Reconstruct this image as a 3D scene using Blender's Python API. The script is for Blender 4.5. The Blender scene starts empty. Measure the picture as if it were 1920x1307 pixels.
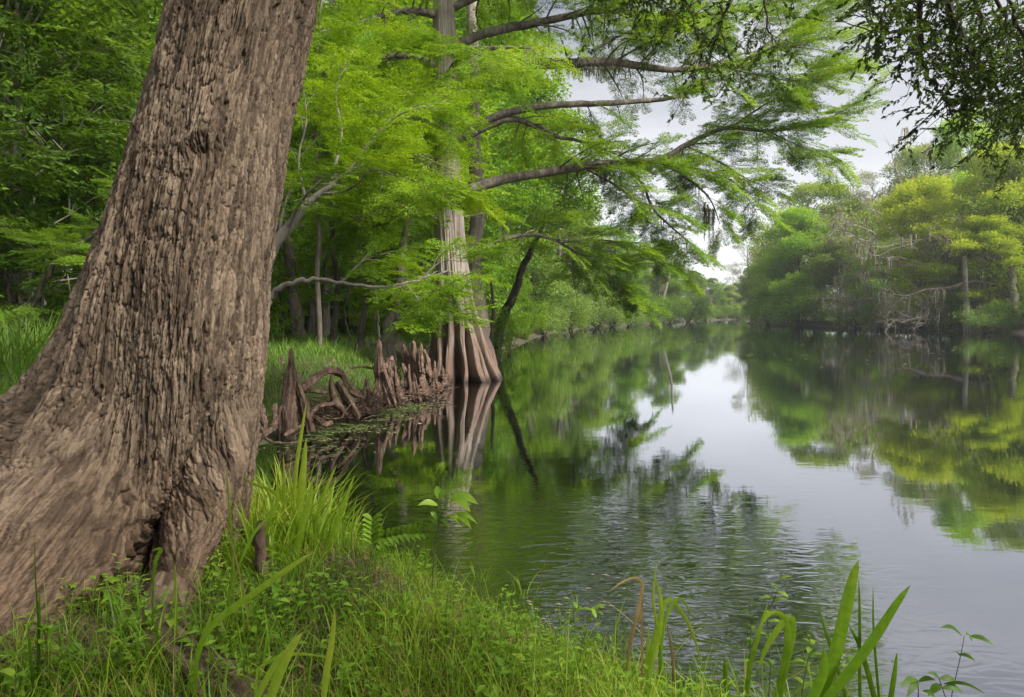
import bpy, math, random
import numpy as np
from mathutils import Vector, noise as mnoise

# ------------------------------------------------------------------ camera, sky, sun, exposure
SC = bpy.context.scene
COL = SC.collection
EYE = 1.9                      # eye height above the water
FPX, CX, HY = 1280.0, 960.0, 590.0   # focal length in photo pixels, centre column, horizon row


def P(px, py, Y):
    """world point seen at photo pixel (px, py) at distance Y"""
    return np.array([(px - CX) / FPX * Y, Y, EYE - (py - HY) / FPX * Y])


def GX(px, Y):
    return (px - CX) / FPX * Y


cam_d = bpy.data.cameras.new("camera")
cam_d.sensor_width = 36.0
cam_d.lens = 36.0 * FPX / 1920.0
cam_d.shift_y = -(1307 / 2 - HY) / 1920.0
cam_d.clip_start = 0.05
cam_d.clip_end = 3000
cam = bpy.data.objects.new("camera", cam_d)
COL.objects.link(cam)
cam.location = (0, 0, EYE)
cam.rotation_euler = (math.radians(90), 0, 0)
SC.camera = cam

SUN_EL, SUN_AZ = math.radians(42), math.radians(124)     # azimuth clockwise from +Y
world = bpy.data.worlds.new("World")
SC.world = world
world.use_nodes = True
wn, wl = world.node_tree.nodes, world.node_tree.links
wn.clear()
w_out = wn.new("ShaderNodeOutputWorld")
w_bg = wn.new("ShaderNodeBackground")
w_bg.inputs["Strength"].default_value = 0.1
w_sky = wn.new("ShaderNodeTexSky")
w_sky.sky_type = 'NISHITA'
w_sky.sun_disc = False
w_sky.sun_elevation = SUN_EL
w_sky.sun_rotation = SUN_AZ
w_tc = wn.new("ShaderNodeTexCoord")
w_map = wn.new("ShaderNodeMapping")
w_map.inputs["Scale"].default_value = (1.6, 1.6, 4.2)
w_n = wn.new("ShaderNodeTexNoise")
w_n.inputs["Scale"].default_value = 1.7
w_n.inputs["Detail"].default_value = 5
w_n.inputs["Roughness"].default_value = 0.5
w_n.inputs["Distortion"].default_value = 0.4
w_r = wn.new("ShaderNodeValToRGB")
w_r.color_ramp.elements[0].position = 0.32
w_r.color_ramp.elements[0].color = (1.35, 1.4, 1.75, 1)
w_r.color_ramp.elements[1].position = 0.66
w_r.color_ramp.elements[1].color = (3.5, 3.45, 3.55, 1)
# overcast deck: brighter and thinner towards the horizon
w_sep = wn.new("ShaderNodeSeparateXYZ")
w_hr = wn.new("ShaderNodeMapRange")
w_hr.inputs["From Min"].default_value = 0.0
w_hr.inputs["From Max"].default_value = 0.42
w_hr.inputs["To Min"].default_value = 1.0
w_hr.inputs["To Max"].default_value = 0.0
w_mixh = wn.new("ShaderNodeMixRGB")
w_mixh.inputs[2].default_value = (6.6, 6.6, 6.6, 1)
w_mix = wn.new("ShaderNodeMixRGB")
w_mix.inputs[0].default_value = 0.9
wl.new(w_tc.outputs["Generated"], w_map.inputs[0])
wl.new(w_map.outputs[0], w_n.inputs["Vector"])
wl.new(w_n.outputs["Fac"], w_r.inputs[0])
wl.new(w_tc.outputs["Generated"], w_sep.inputs[0])
wl.new(w_sep.outputs["Z"], w_hr.inputs["Value"])
wl.new(w_hr.outputs[0], w_mixh.inputs[0])
wl.new(w_r.outputs[0], w_mixh.inputs[1])
wl.new(w_sky.outputs[0], w_mix.inputs[1])
wl.new(w_mixh.outputs[0], w_mix.inputs[2])
wl.new(w_mix.outputs[0], w_bg.inputs[0])
wl.new(w_bg.outputs[0], w_out.inputs[0])

sun_d = bpy.data.lights.new("sun", 'SUN')
sun_d.energy = 4.0
sun_d.angle = math.radians(20)
sun_d.color = (1.0, 0.95, 0.87)
sun = bpy.data.objects.new("sun", sun_d)
COL.objects.link(sun)
sd = Vector((math.sin(SUN_AZ) * math.cos(SUN_EL), math.cos(SUN_AZ) * math.cos(SUN_EL), math.sin(SUN_EL)))
sun.rotation_euler = sd.to_track_quat('Z', 'Y').to_euler()
sun.location = (20, 0, 40)

SC.view_settings.view_transform = 'Standard'
SC.view_settings.look = 'None'
SC.view_settings.exposure = 1.1
SC.view_settings.gamma = 1.0
SC.render.engine = 'CYCLES'
cy = SC.cycles
cy.max_bounces = 8
cy.diffuse_bounces = 5
cy.glossy_bounces = 3
cy.transmission_bounces = 4
cy.transparent_max_bounces = 8
cy.volume_bounces = 0
cy.caustics_reflective = False
cy.caustics_refractive = False
cy.use_denoising = True
cy.use_adaptive_sampling = True
cy.adaptive_threshold = 0.02
cy.sample_clamp_indirect = 6

RNG = np.random.default_rng(7)
random.seed(7)

# ------------------------------------------------------------------ numpy helpers
def lerp(a, b, t):
    return a + (b - a) * t


def sstep(a, b, x):
    t = np.clip((np.asarray(x, float) - a) / (b - a), 0, 1)
    return t * t * (3 - 2 * t)


def hsh(i, j, k=0, s=0):
    n = (i.astype(np.int64) * 374761393 + j.astype(np.int64) * 668265263 + np.int64(k) * 2147483647 % 1274126177 + s * 1013904223)
    n = (n ^ (n >> 13)) * 1274126177
    n = n ^ (n >> 16)
    n = (n * 2654435761) & 0xFFFFFFFF
    n = n ^ (n >> 15)
    return (n & 0xFFFFFF) / float(0xFFFFFF)


def vnoise(u, v, s=0):
    i, j = np.floor(u), np.floor(v)
    fu, fv = u - i, v - j
    fu = fu * fu * (3 - 2 * fu)
    fv = fv * fv * (3 - 2 * fv)
    a, b = hsh(i, j, 0, s), hsh(i + 1, j, 0, s)
    c, d = hsh(i, j + 1, 0, s), hsh(i + 1, j + 1, 0, s)
    return lerp(lerp(a, b, fu), lerp(c, d, fu), fv) * 2 - 1


def fbm(u, v, s=0, o=4):
    r, a = 0, 0.5
    for k in range(o):
        r = r + a * vnoise(u * 2 ** k, v * 2 ** k, s + 17 * k)
        a *= 0.5
    return r


def worley(u, v, s=0):
    """cell distances F1, F2, cell random, offset from the cell centre"""
    i, j = np.floor(u), np.floor(v)
    f1 = np.full(u.shape, 9.0)
    f2 = np.full(u.shape, 9.0)
    rid = np.zeros(u.shape)
    dv = np.zeros(u.shape)
    du = np.zeros(u.shape)
    for a in (-1, 0, 1):
        for b in (-1, 0, 1):
            ci, cj = i + a, j + b
            x = ci + 0.12 + 0.76 * hsh(ci, cj, 0, s) - u
            y = cj + 0.12 + 0.76 * hsh(ci, cj, 0, s + 5) - v
            d = np.sqrt(x * x + y * y)
            m = d < f1
            f2 = np.where(m, f1, np.minimum(f2, d))
            f1 = np.where(m, d, f1)
            rid = np.where(m, hsh(ci, cj, 0, s + 9), rid)
            dv = np.where(m, -y, dv)
            du = np.where(m, -x, du)
    return f1, f2, rid, du, dv


def cr(pts, n):
    """Catmull-Rom resample of a polyline"""
    pts = np.asarray(pts, float)
    q = np.vstack([2 * pts[0] - pts[1], pts, 2 * pts[-1] - pts[-2]])
    seg = len(pts) - 1
    t = np.linspace(0, seg - 1e-6, n)
    k = t.astype(int)
    f = (t - k)[:, None]
    a, b, c, d = q[k], q[k + 1], q[k + 2], q[k + 3]
    return 0.5 * (2 * b + (c - a) * f + (2 * a - 5 * b + 4 * c - d) * f ** 2 + (3 * b - a - 3 * c + d) * f ** 3)


class MB:
    """collects geometry for ONE mesh"""

    def __init__(self):
        self.V, self.F, self.T, self.n = [], [], [], 0

    def add(self, V, F, t=0.5):
        V = np.asarray(V, float).reshape(-1, 3)
        F = np.asarray(F, np.int64).reshape(-1, 4)
        self.V.append(V)
        self.F.append(F + self.n)
        self.T.append(np.broadcast_to(np.asarray(t, float), (len(V),)).copy())
        self.n += len(V)

    def grid(self, G, t=0.5, close_u=False):
        """G: rows x cols x 3; close_u wraps the columns"""
        r, c = G.shape[:2]
        idx = np.arange(r * c).reshape(r, c)
        a = idx[:-1, :-1] if not close_u else idx[:-1]
        if close_u:
            nb = np.roll(idx, -1, axis=1)
            F = np.stack([idx[:-1], nb[:-1], nb[1:], idx[1:]], -1)
        else:
            F = np.stack([idx[:-1, :-1], idx[:-1, 1:], idx[1:, 1:], idx[1:, :-1]], -1)
        self.add(G.reshape(-1, 3), F.reshape(-1, 4), t if np.isscalar(t) else np.asarray(t).reshape(-1))

    def tube(self, pts, rad, n=7, t=0.5, bump=0.0):
        pts = np.asarray(pts, float)
        m = len(pts)
        rad = np.broadcast_to(np.asarray(rad, float), (m,)) if np.ndim(rad) == 0 or len(rad) == m else np.interp(np.linspace(0, 1, m), np.linspace(0, 1, len(rad)), rad)
        T = np.gradient(pts, axis=0)
        T /= np.linalg.norm(T, axis=1)[:, None] + 1e-9
        up = np.array([0, 0, 1.0]) if abs(T[:, 2]).mean() < 0.8 else np.array([1.0, 0.02, 0])
        A = np.cross(T, up)
        A /= np.linalg.norm(A, axis=1)[:, None] + 1e-9
        B = np.cross(A, T)
        th = np.linspace(0, 2 * np.pi, n, endpoint=False)
        R = rad[:, None, None]
        if bump:
            R = R * (1 + bump * RNG.normal(size=(m, n, 1)))
        G = pts[:, None, :] + R * (np.cos(th)[None, :, None] * A[:, None, :] + np.sin(th)[None, :, None] * B[:, None, :])
        self.grid(G, t, close_u=True)

    def inst(self, tpl, O, R, S, tint=None):
        """many transformed copies of a template (V, F, T) merged into this one mesh"""
        V, F, T = tpl
        M = len(O)
        if not M:
            return
        S = np.broadcast_to(np.asarray(S, float), (M,))
        W = np.einsum('mij,nj->mni', R, V) * S[:, None, None] + O[:, None, :]
        FF = (F[None] + (np.arange(M) * len(V))[:, None, None]).reshape(-1, 4)
        tt = np.broadcast_to(T[None], (M, len(V))).copy()
        if tint is not None:
            tt = tt + np.asarray(tint)[:, None]
        self.add(W.reshape(-1, 3), FF, tt.reshape(-1))

    def build(self, name, mat, parent=None, origin=None, smooth=True, attrs=None):
        V = np.vstack(self.V)
        F = np.vstack(self.F)
        T = np.concatenate(self.T)
        if origin is not None:
            V = V - np.asarray(origin)
        me = bpy.data.meshes.new(name)
        me.vertices.add(len(V))
        me.vertices.foreach_set("co", V.astype(np.float32).ravel())
        me.loops.add(len(F) * 4)
        me.loops.foreach_set("vertex_index", F.astype(np.int32).ravel())
        me.polygons.add(len(F))
        me.polygons.foreach_set("loop_start", (np.arange(len(F)) * 4).astype(np.int32))
        me.polygons.foreach_set("loop_total", np.full(len(F), 4, np.int32))
        me.update(calc_edges=True)
        me.polygons.foreach_set("use_smooth", np.full(len(F), smooth, bool))
        at = me.attributes.new("tint", 'FLOAT', 'POINT')
        at.data.foreach_set("value", T.astype(np.float32))
        for k, a in (attrs or {}).items():
            a = np.asarray(a, np.float32)
            if a.ndim == 1:
                me.attributes.new(k, 'FLOAT', 'POINT').data.foreach_set("value", a)
            else:
                me.attributes.new(k, 'FLOAT_VECTOR', 'POINT').data.foreach_set("vector", a.ravel())
        me.materials.append(mat)
        o = bpy.data.objects.new(name, me)
        COL.objects.link(o)
        if parent is not None:
            o.parent = parent
        elif origin is not None:
            o.location = tuple(origin)
        return o


def tag(o, label=None, cat=None, group=None, kind=None):
    for k, v in (("label", label), ("category", cat), ("group", group), ("kind", kind)):
        if v:
            o[k] = v
    return o


def thing(name, label, cat, loc=(0, 0, 0), group=None, rz=0.0):
    o = bpy.data.objects.new(name, None)
    o.empty_display_size = 0.3
    COL.objects.link(o)
    o.location = tuple(float(c) for c in loc)
    o.rotation_euler = (0, 0, rz)
    return tag(o, label, cat, group)


def copy_thing(root, loc, rz, scl, label, group=None, mats=None):
    r = root.copy()
    COL.objects.link(r)
    r.location = tuple(float(c) for c in loc)
    r.rotation_euler = (0, 0, rz)
    r.scale = scl
    tag(r, label, None, group)
    for ch in list(root.children):
        c = ch.copy()
        COL.objects.link(c)
        c.parent = r
        if mats and ch.name.split('.')[0] in mats:
            c.material_slots[0].link = 'OBJECT'
            c.material_slots[0].material = mats[ch.name.split('.')[0]]
    return r


# ------------------------------------------------------------------ materials
def new_mat(name):
    m = bpy.data.materials.new(name)
    m.use_nodes = True
    m.node_tree.nodes.clear()
    return m, m.node_tree.nodes, m.node_tree.links


def ramp(n, stops):
    r = n.new("ShaderNodeValToRGB")
    e = r.color_ramp.elements
    while len(e) < len(stops):
        e.new(0.5)
    for x, (p, c) in zip(e, stops):
        x.position = p
        x.color = (*c, 1)
    return r


def leaf_mat(name, dark, mid, light, trans=0.45, rough=0.5, tboost=1.25):
    m, n, l = new_mat(name)
    out = n.new("ShaderNodeOutputMaterial")
    at = n.new("ShaderNodeAttribute")
    at.attribute_name = "tint"
    oi = n.new("ShaderNodeObjectInfo")
    geo = n.new("ShaderNodeNewGeometry")
    nz = n.new("ShaderNodeTexNoise")
    nz.inputs["Scale"].default_value = 0.55
    nz.inputs["Detail"].default_value = 2
    l.new(geo.outputs["Position"], nz.inputs["Vector"])
    a1 = n.new("ShaderNodeMath"); a1.operation = 'MULTIPLY_ADD'
    l.new(oi.outputs["Random"], a1.inputs[0]); a1.inputs[1].default_value = 0.22
    l.new(at.outputs["Fac"], a1.inputs[2])
    a2 = n.new("ShaderNodeMath"); a2.operation = 'MULTIPLY_ADD'
    l.new(nz.outputs["Fac"], a2.inputs[0]); a2.inputs[1].default_value = 0.9
    l.new(a1.outputs[0], a2.inputs[2])
    nf = n.new("ShaderNodeTexNoise"); nf.inputs["Scale"].default_value = 38; nf.inputs["Detail"].default_value = 3
    l.new(geo.outputs["Position"], nf.inputs["Vector"])
    a4 = n.new("ShaderNodeMath"); a4.operation = 'MULTIPLY_ADD'
    l.new(nf.outputs["Fac"], a4.inputs[0]); a4.inputs[1].default_value = 0.6
    l.new(a2.outputs[0], a4.inputs[2])
    a3 = n.new("ShaderNodeMath"); a3.operation = 'SUBTRACT'
    l.new(a4.outputs[0], a3.inputs[0]); a3.inputs[1].default_value = 0.86
    r = ramp(n, [(0.0, dark), (0.5, mid), (1.0, light)])
    l.new(a3.outputs[0], r.inputs[0])
    d = n.new("ShaderNodeBsdfPrincipled")
    d.inputs["Roughness"].default_value = rough
    d.inputs["Specular IOR Level"].default_value = 0.25
    l.new(r.outputs[0], d.inputs["Base Color"])
    tr = n.new("ShaderNodeBsdfTranslucent")
    mul = n.new("ShaderNodeMixRGB"); mul.blend_type = 'MULTIPLY'; mul.inputs[0].default_value = 1
    l.new(r.outputs[0], mul.inputs[1])
    mul.inputs[2].default_value = (tboost * 1.1, tboost, tboost * 0.45, 1)
    l.new(mul.outputs[0], tr.inputs[0])
    mx = n.new("ShaderNodeMixShader")
    mx.inputs[0].default_value = trans
    l.new(d.outputs[0], mx.inputs[1]); l.new(tr.outputs[0], mx.inputs[2])
    l.new(mx.outputs[0], out.inputs[0])
    return m


LEAF = {
    'cypress': leaf_mat("leaf_cypress", (0.075, 0.16, 0.012), (0.18, 0.33, 0.018), (0.34, 0.48, 0.03), 0.5),
    'bright': leaf_mat("leaf_bright", (0.085, 0.20, 0.015), (0.18, 0.34, 0.02), (0.30, 0.44, 0.035), 0.5),
    'mid': leaf_mat("leaf_mid", (0.075, 0.155, 0.018), (0.16, 0.29, 0.028), (0.26, 0.38, 0.045), 0.5),
    'pale': leaf_mat("leaf_pale", (0.11, 0.20, 0.045), (0.21, 0.34, 0.065), (0.33, 0.45, 0.10), 0.45),
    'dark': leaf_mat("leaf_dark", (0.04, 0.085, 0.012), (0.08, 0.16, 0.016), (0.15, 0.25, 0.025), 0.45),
    'yellow': leaf_mat("leaf_yellow", (0.17, 0.28, 0.02), (0.34, 0.46, 0.03), (0.52, 0.58, 0.05), 0.45),
    'liftbright': leaf_mat("leaf_lift_bright", (0.13, 0.28, 0.02), (0.27, 0.47, 0.03), (0.42, 0.58, 0.05), 0.45),  # lifted copy of leaf_bright; its colour stands in for light in shaded woods
    'farmid': leaf_mat("leaf_far_mid", (0.13, 0.22, 0.035), (0.25, 0.36, 0.06), (0.38, 0.47, 0.09), 0.45),
    'grey': leaf_mat("leaf_grey", (0.15, 0.17, 0.08), (0.25, 0.27, 0.13), (0.34, 0.36, 0.18), 0.35),
    'grass': leaf_mat("leaf_grass", (0.055, 0.125, 0.008), (0.16, 0.30, 0.016), (0.36, 0.46, 0.05), 0.45, 0.4),
    'bankgrass': leaf_mat("leaf_bankgrass", (0.04, 0.10, 0.016), (0.10, 0.20, 0.028), (0.22, 0.34, 0.055), 0.35),
    'weed': leaf_mat("leaf_weed", (0.07, 0.15, 0.014), (0.16, 0.30, 0.026), (0.30, 0.44, 0.05), 0.42, 0.4),
    'overhang': leaf_mat("leaf_overhang", (0.03, 0.06, 0.012), (0.06, 0.115, 0.018), (0.10, 0.17, 0.025), 0.5, 0.45, 1.2),
    'dry': leaf_mat("leaf_dry", (0.16, 0.11, 0.05), (0.32, 0.23, 0.10), (0.46, 0.34, 0.16), 0.3),
    'moss': leaf_mat("spanish_moss", (0.15, 0.145, 0.11), (0.25, 0.24, 0.185), (0.36, 0.35, 0.27), 0.35, 0.8, 0.9),
    'duck': leaf_mat("leaf_duckweed", (0.06, 0.10, 0.03), (0.13, 0.19, 0.06), (0.30, 0.32, 0.15), 0.2),
}


def bark_mat(name, dark, mid, light, scale=6.0, stretch=0.18, bump=0.6, dist=0.02, wet=None, attr=False):
    """wet: (height, colour) darker band of wet bark above the water"""
    m, n, l = new_mat(name)
    out = n.new("ShaderNodeOutputMaterial")
    b = n.new("ShaderNodeBsdfPrincipled")
    b.inputs["Roughness"].default_value = 0.85
    b.inputs["Specular IOR Level"].default_value = 0.2
    tc = n.new("ShaderNodeTexCoord")
    mp = n.new("ShaderNodeMapping")
    mp.inputs["Scale"].default_value = (1, 1, stretch)
    l.new(tc.outputs["Object"], mp.inputs[0])
    n1 = n.new("ShaderNodeTexNoise")
    n1.inputs["Scale"].default_value = scale
    n1.inputs["Detail"].default_value = 7
    n1.inputs["Roughness"].default_value = 0.65
    l.new(mp.outputs[0], n1.inputs["Vector"])
    n2 = n.new("ShaderNodeTexNoise")
    n2.inputs["Scale"].default_value = scale * 0.25
    n2.inputs["Detail"].default_value = 3
    l.new(tc.outputs["Object"], n2.inputs["Vector"])
    ad = n.new("ShaderNodeMath"); ad.operation = 'MULTIPLY_ADD'
    l.new(n2.outputs["Fac"], ad.inputs[0]); ad.inputs[1].default_value = 0.6
    l.new(n1.outputs["Fac"], ad.inputs[2])
    r = ramp(n, [(0.55, dark), (0.78, mid), (1.05, light)])
    l.new(ad.outputs[0], r.inputs[0])
    col = r.outputs[0]
    geo = n.new("ShaderNodeNewGeometry")
    if wet:
        for (h0, h1, wc, k) in wet:
            sp = n.new("ShaderNodeSeparateXYZ")
            l.new(geo.outputs["Position"], sp.inputs[0])
            ws = n.new("ShaderNodeMath"); ws.operation = 'MULTIPLY_ADD'
            l.new(n2.outputs["Fac"], ws.inputs[0]); ws.inputs[1].default_value = (h1 - h0) * 0.9
            l.new(sp.outputs["Z"], ws.inputs[2])
            mr = n.new("ShaderNodeMapRange")
            mr.inputs["From Min"].default_value = h0 + (h1 - h0) * 0.45
            mr.inputs["From Max"].default_value = h1 + (h1 - h0) * 0.45
            mr.inputs["To Min"].default_value = k
            mr.inputs["To Max"].default_value = 0
            l.new(ws.outputs[0], mr.inputs[0])
            mm = n.new("ShaderNodeMixRGB")
            l.new(mr.outputs[0], mm.inputs[0])
            l.new(col, mm.inputs[1])
            mm.inputs[2].default_value = (*wc, 1)
            col = mm.outputs[0]
    l.new(col, b.inputs["Base Color"])
    bp = n.new("ShaderNodeBump")
    bp.inputs["Strength"].default_value = bump
    bp.inputs["Distance"].default_value = dist
    l.new(n1.outputs["Fac"], bp.inputs["Height"])
    l.new(bp.outputs[0], b.inputs["Normal"])
    l.new(b.outputs[0], out.inputs[0])
    return m


BARK_GREY = bark_mat("bark_grey", (0.10, 0.085, 0.07), (0.21, 0.185, 0.16), (0.33, 0.30, 0.265), 9, 0.1, 0.7, 0.03)
BARK_CYP = bark_mat("bark_cypress", (0.12, 0.10, 0.082), (0.24, 0.205, 0.17), (0.36, 0.32, 0.275), 7, 0.07, 0.8, 0.04,
                    wet=[(0.5, 2.9, (0.125, 0.068, 0.048), 0.75), (0.03, 0.22, (0.025, 0.02, 0.016), 0.9)])
BARK_KNEE = bark_mat("bark_knee", (0.04, 0.026, 0.019), (0.115, 0.072, 0.052), (0.25, 0.17, 0.13), 18, 0.2, 1.0, 0.03,
                     wet=[(0.02, 0.16, (0.03, 0.022, 0.016), 0.85)])
BARK_DARK = bark_mat("bark_dark", (0.03, 0.026, 0.02), (0.07, 0.06, 0.048), (0.14, 0.125, 0.10), 12, 0.3, 0.6, 0.02)
BARK_LIMB = bark_mat("bark_limb", (0.05, 0.042, 0.033), (0.12, 0.10, 0.08), (0.25, 0.22, 0.18), 10, 0.6, 0.7, 0.02)
BARK_TRUNK = bark_mat("bark_thin", (0.06, 0.05, 0.038), (0.13, 0.11, 0.085), (0.22, 0.19, 0.15), 14, 0.12, 0.6, 0.02)
BARK_DEAD = bark_mat("bark_dead", (0.20, 0.165, 0.14), (0.33, 0.28, 0.245), (0.46, 0.40, 0.36), 6, 0.4, 0.4, 0.02)
STEM = leaf_mat("green_stem", (0.06, 0.09, 0.03), (0.11, 0.13, 0.05), (0.2, 0.2, 0.09), 0.1)

# ------------------------------------------------------------------ terrain and water
SHORE = np.array([(150, -60), (80, -22), (30, -3), (8, 1.6), (4, 2.0), (2.2, 2.35), (1.4, 2.7), (0.85, 3.2), (0.4, 3.8), (-0.2, 4.4), (-0.85, 5.0), (-1.5, 5.6),
                  (-2.2, 6.3), (-3.0, 7.2), (-3.6, 8.4), (-3.75, 9.6), (-3.5, 10.9), (-3.0, 12.6), (-2.75, 14.2), (-2.25, 16.0), (-2.5, 18),
                  (-2.3, 21.2), (-1.1, 24), (-1.0, 29), (0, 37), (1.7, 54), (5, 75), (10.6, 97), (19, 121), (33, 152), (62, 221), (74, 243),
                  (120, 300), (200, 340), (330, 350), (330, 300), (200, 290), (140, 262), (95, 225), (62, 180), (49, 143), (46.7, 110), (50, 97),
                  (50.7, 81), (52, 69), (60, 52), (80, 35), (150, 20), (350, 0), (350, -60)], float)


def land_dist(x, y):
    """signed distance to the shoreline: > 0 on land"""
    x, y = np.atleast_1d(np.asarray(x, float)), np.atleast_1d(np.asarray(y, float))
    d = np.full(x.shape, 1e9)
    inside = np.zeros(x.shape, bool)
    A, B = SHORE, np.roll(SHORE, -1, axis=0)
    for (ax, ay), (bx, by) in zip(A, B):
        ex, ey = bx - ax, by - ay
        t = np.clip(((x - ax) * ex + (y - ay) * ey) / (ex * ex + ey * ey), 0, 1)
        d = np.minimum(d, np.hypot(x - ax - t * ex, y - ay - t * ey))
        c = ((ay > y) != (by > y)) & (x < (bx - ax) * (y - ay) / (by - ay + 1e-12) + ax)
        inside ^= c
    return np.where(inside, -d, d)


def ground_z(x, y):
    x, y = np.atleast_1d(np.asarray(x, float)), np.atleast_1d(np.asarray(y, float))
    d = land_dist(x, y)
    wob = 0.25 * fbm(x * 0.9, y * 0.9, 3, 3) * sstep(60, 5, np.hypot(x, y))
    d = d + wob
    top = lerp(0.42, 0.95, sstep(5.5, 10.5, y - 0.15 * x)) * lerp(1, 0.9, sstep(40, 100, y))
    run = lerp(0.9, 2.6, sstep(7, 12, y))
    z = np.where(d > 0, 0.02 + (top - 0.02) * sstep(0, 1, d / run), np.maximum(d * 0.55, -1.6))
    z = z + np.where(d > 0, sstep(0, 1.2, d) * 0.10 * fbm(x * 0.55, y * 0.55, 11, 3) + sstep(0, .6, d) * 0.035 * fbm(x * 3, y * 3, 5, 2), 0)
    z = z + sstep(15, 60, d) * (0.8 + 0.8 * fbm(x * 0.03, y * 0.03, 8, 2))
    return z


def gz(x, y):
    return float(ground_z(x, y)[0])


m_ground, n, l = new_mat("soil")
out = n.new("ShaderNodeOutputMaterial")
b = n.new("ShaderNodeBsdfPrincipled")
b.inputs["Roughness"].default_value = 0.9
tc = n.new("ShaderNodeTexCoord")
n1 = n.new("ShaderNodeTexNoise"); n1.inputs["Scale"].default_value = 1.2; n1.inputs["Detail"].default_value = 8
n2 = n.new("ShaderNodeTexNoise"); n2.inputs["Scale"].default_value = 22; n2.inputs["Detail"].default_value = 6
l.new(tc.outputs["Object"], n1.inputs["Vector"]); l.new(tc.outputs["Object"], n2.inputs["Vector"])
r1 = ramp(n, [(0.35, (0.035, 0.026, 0.016)), (0.52, (0.075, 0.058, 0.035)), (0.62, (0.06, 0.085, 0.025))])
r2 = ramp(n, [(0.35, (0.03, 0.024, 0.016)), (0.7, (0.14, 0.115, 0.075))])
l.new(n1.outputs["Fac"], r1.inputs[0]); l.new(n2.outputs["Fac"], r2.inputs[0])
mm = n.new("ShaderNodeMixRGB"); mm.inputs[0].default_value = 0.45
l.new(r1.outputs[0], mm.inputs[1]); l.new(r2.outputs[0], mm.inputs[2])
l.new(mm.outputs[0], b.inputs["Base Color"])
bp = n.new("ShaderNodeBump"); bp.inputs["Strength"].default_value = 0.8; bp.inputs["Distance"].default_value = 0.05
l.new(n2.outputs["Fac"], bp.inputs["Height"]); l.new(bp.outputs[0], b.inputs["Normal"])
l.new(b.outputs[0], out.inputs[0])

xs = np.concatenate([-np.geomspace(12, 420, 60)[::-1], np.arange(-11.9, 9, 0.11), np.geomspace(9.1, 420, 90)])
ys = np.concatenate([np.linspace(-80, -2, 25), np.arange(-1.9, 30, 0.12), np.geomspace(30.2, 520, 130)])
XX, YY = np.meshgrid(xs, ys)
ZZ = ground_z(XX.ravel(), YY.ravel()).reshape(XX.shape)
mb = MB()
mb.grid(np.stack([XX, YY, ZZ], -1))
tag(mb.build("ground", m_ground), "dark soil of the river banks under grass and trees", None, None, "structure")

m_water, n, l = new_mat("river_water")
out = n.new("ShaderNodeOutputMaterial")
tc = n.new("ShaderNodeTexCoord")
gl = n.new("ShaderNodeBsdfGlossy"); gl.inputs["Roughness"].default_value = 0.004
gl.inputs["Color"].default_value = (0.86, 0.87, 0.92, 1)
df = n.new("ShaderNodeBsdfDiffuse"); df.inputs["Color"].default_value = (0.008, 0.012, 0.005, 1)
fr = n.new("ShaderNodeFresnel"); fr.inputs["IOR"].default_value = 1.45
mr = n.new("ShaderNodeMapRange")
mr.inputs["From Min"].default_value = 0.02; mr.inputs["From Max"].default_value = 0.55
mr.inputs["To Min"].default_value = 0.40; mr.inputs["To Max"].default_value = 0.95
l.new(fr.outputs[0], mr.inputs[0])
mx = n.new("ShaderNodeMixShader")
l.new(mr.outputs[0], mx.inputs[0]); l.new(df.outputs[0], mx.inputs[1]); l.new(gl.outputs[0], mx.inputs[2])
mp = n.new("ShaderNodeMapping"); mp.inputs["Scale"].default_value = (0.9, 2.2, 1)
mp.inputs["Rotation"].default_value = (0, 0, math.radians(-14))
l.new(tc.outputs["Object"], mp.inputs[0])
wa = n.new("ShaderNodeTexNoise"); wa.inputs["Scale"].default_value = 2.1; wa.inputs["Detail"].default_value = 3; wa.inputs["Distortion"].default_value = 0.6
wb = n.new("ShaderNodeTexNoise"); wb.inputs["Scale"].default_value = 8.5; wb.inputs["Detail"].default_value = 3; wb.inputs["Distortion"].default_value = 1.2
wm = n.new("ShaderNodeTexNoise"); wm.inputs["Scale"].default_value = 0.16; wm.inputs["Detail"].default_value = 2
l.new(mp.outputs[0], wa.inputs["Vector"]); l.new(mp.outputs[0], wb.inputs["Vector"]); l.new(tc.outputs["Object"], wm.inputs["Vector"])
# livelier patch of current near the bank in front
ds = n.new("ShaderNodeVectorMath"); ds.operation = 'DISTANCE'
l.new(tc.outputs["Object"], ds.inputs[0]); ds.inputs[1].default_value = (0.25, 4.7, 0)
dr = n.new("ShaderNodeMapRange"); dr.inputs["From Min"].default_value = 0.4; dr.inputs["From Max"].default_value = 3.1
dr.inputs["To Min"].default_value = 1.0; dr.inputs["To Max"].default_value = 0.0
l.new(ds.outputs["Value"], dr.inputs[0])
wmr = n.new("ShaderNodeMapRange"); wmr.inputs["From Min"].default_value = 0.42; wmr.inputs["From Max"].default_value = 0.66
wmr.inputs["To Min"].default_value = 0.25; wmr.inputs["To Max"].default_value = 1.0
l.new(wm.outputs["Fac"], wmr.inputs[0])
bsum = n.new("ShaderNodeMath"); bsum.operation = 'MULTIPLY_ADD'
l.new(wb.outputs["Fac"], bsum.inputs[0]); bsum.inputs[1].default_value = 0.16
l.new(wa.outputs["Fac"], bsum.inputs[2])
st = n.new("ShaderNodeMath"); st.operation = 'MULTIPLY_ADD'
l.new(dr.outputs[0], st.inputs[0]); st.inputs[1].default_value = 1.2
l.new(wmr.outputs[0], st.inputs[2])
hm = n.new("ShaderNodeMath"); hm.operation = 'MULTIPLY'
l.new(bsum.outputs[0], hm.inputs[0]); l.new(st.outputs[0], hm.inputs[1])
bp = n.new("ShaderNodeBump"); bp.inputs["Strength"].default_value = 1.0; bp.inputs["Distance"].default_value = 0.0016
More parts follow.
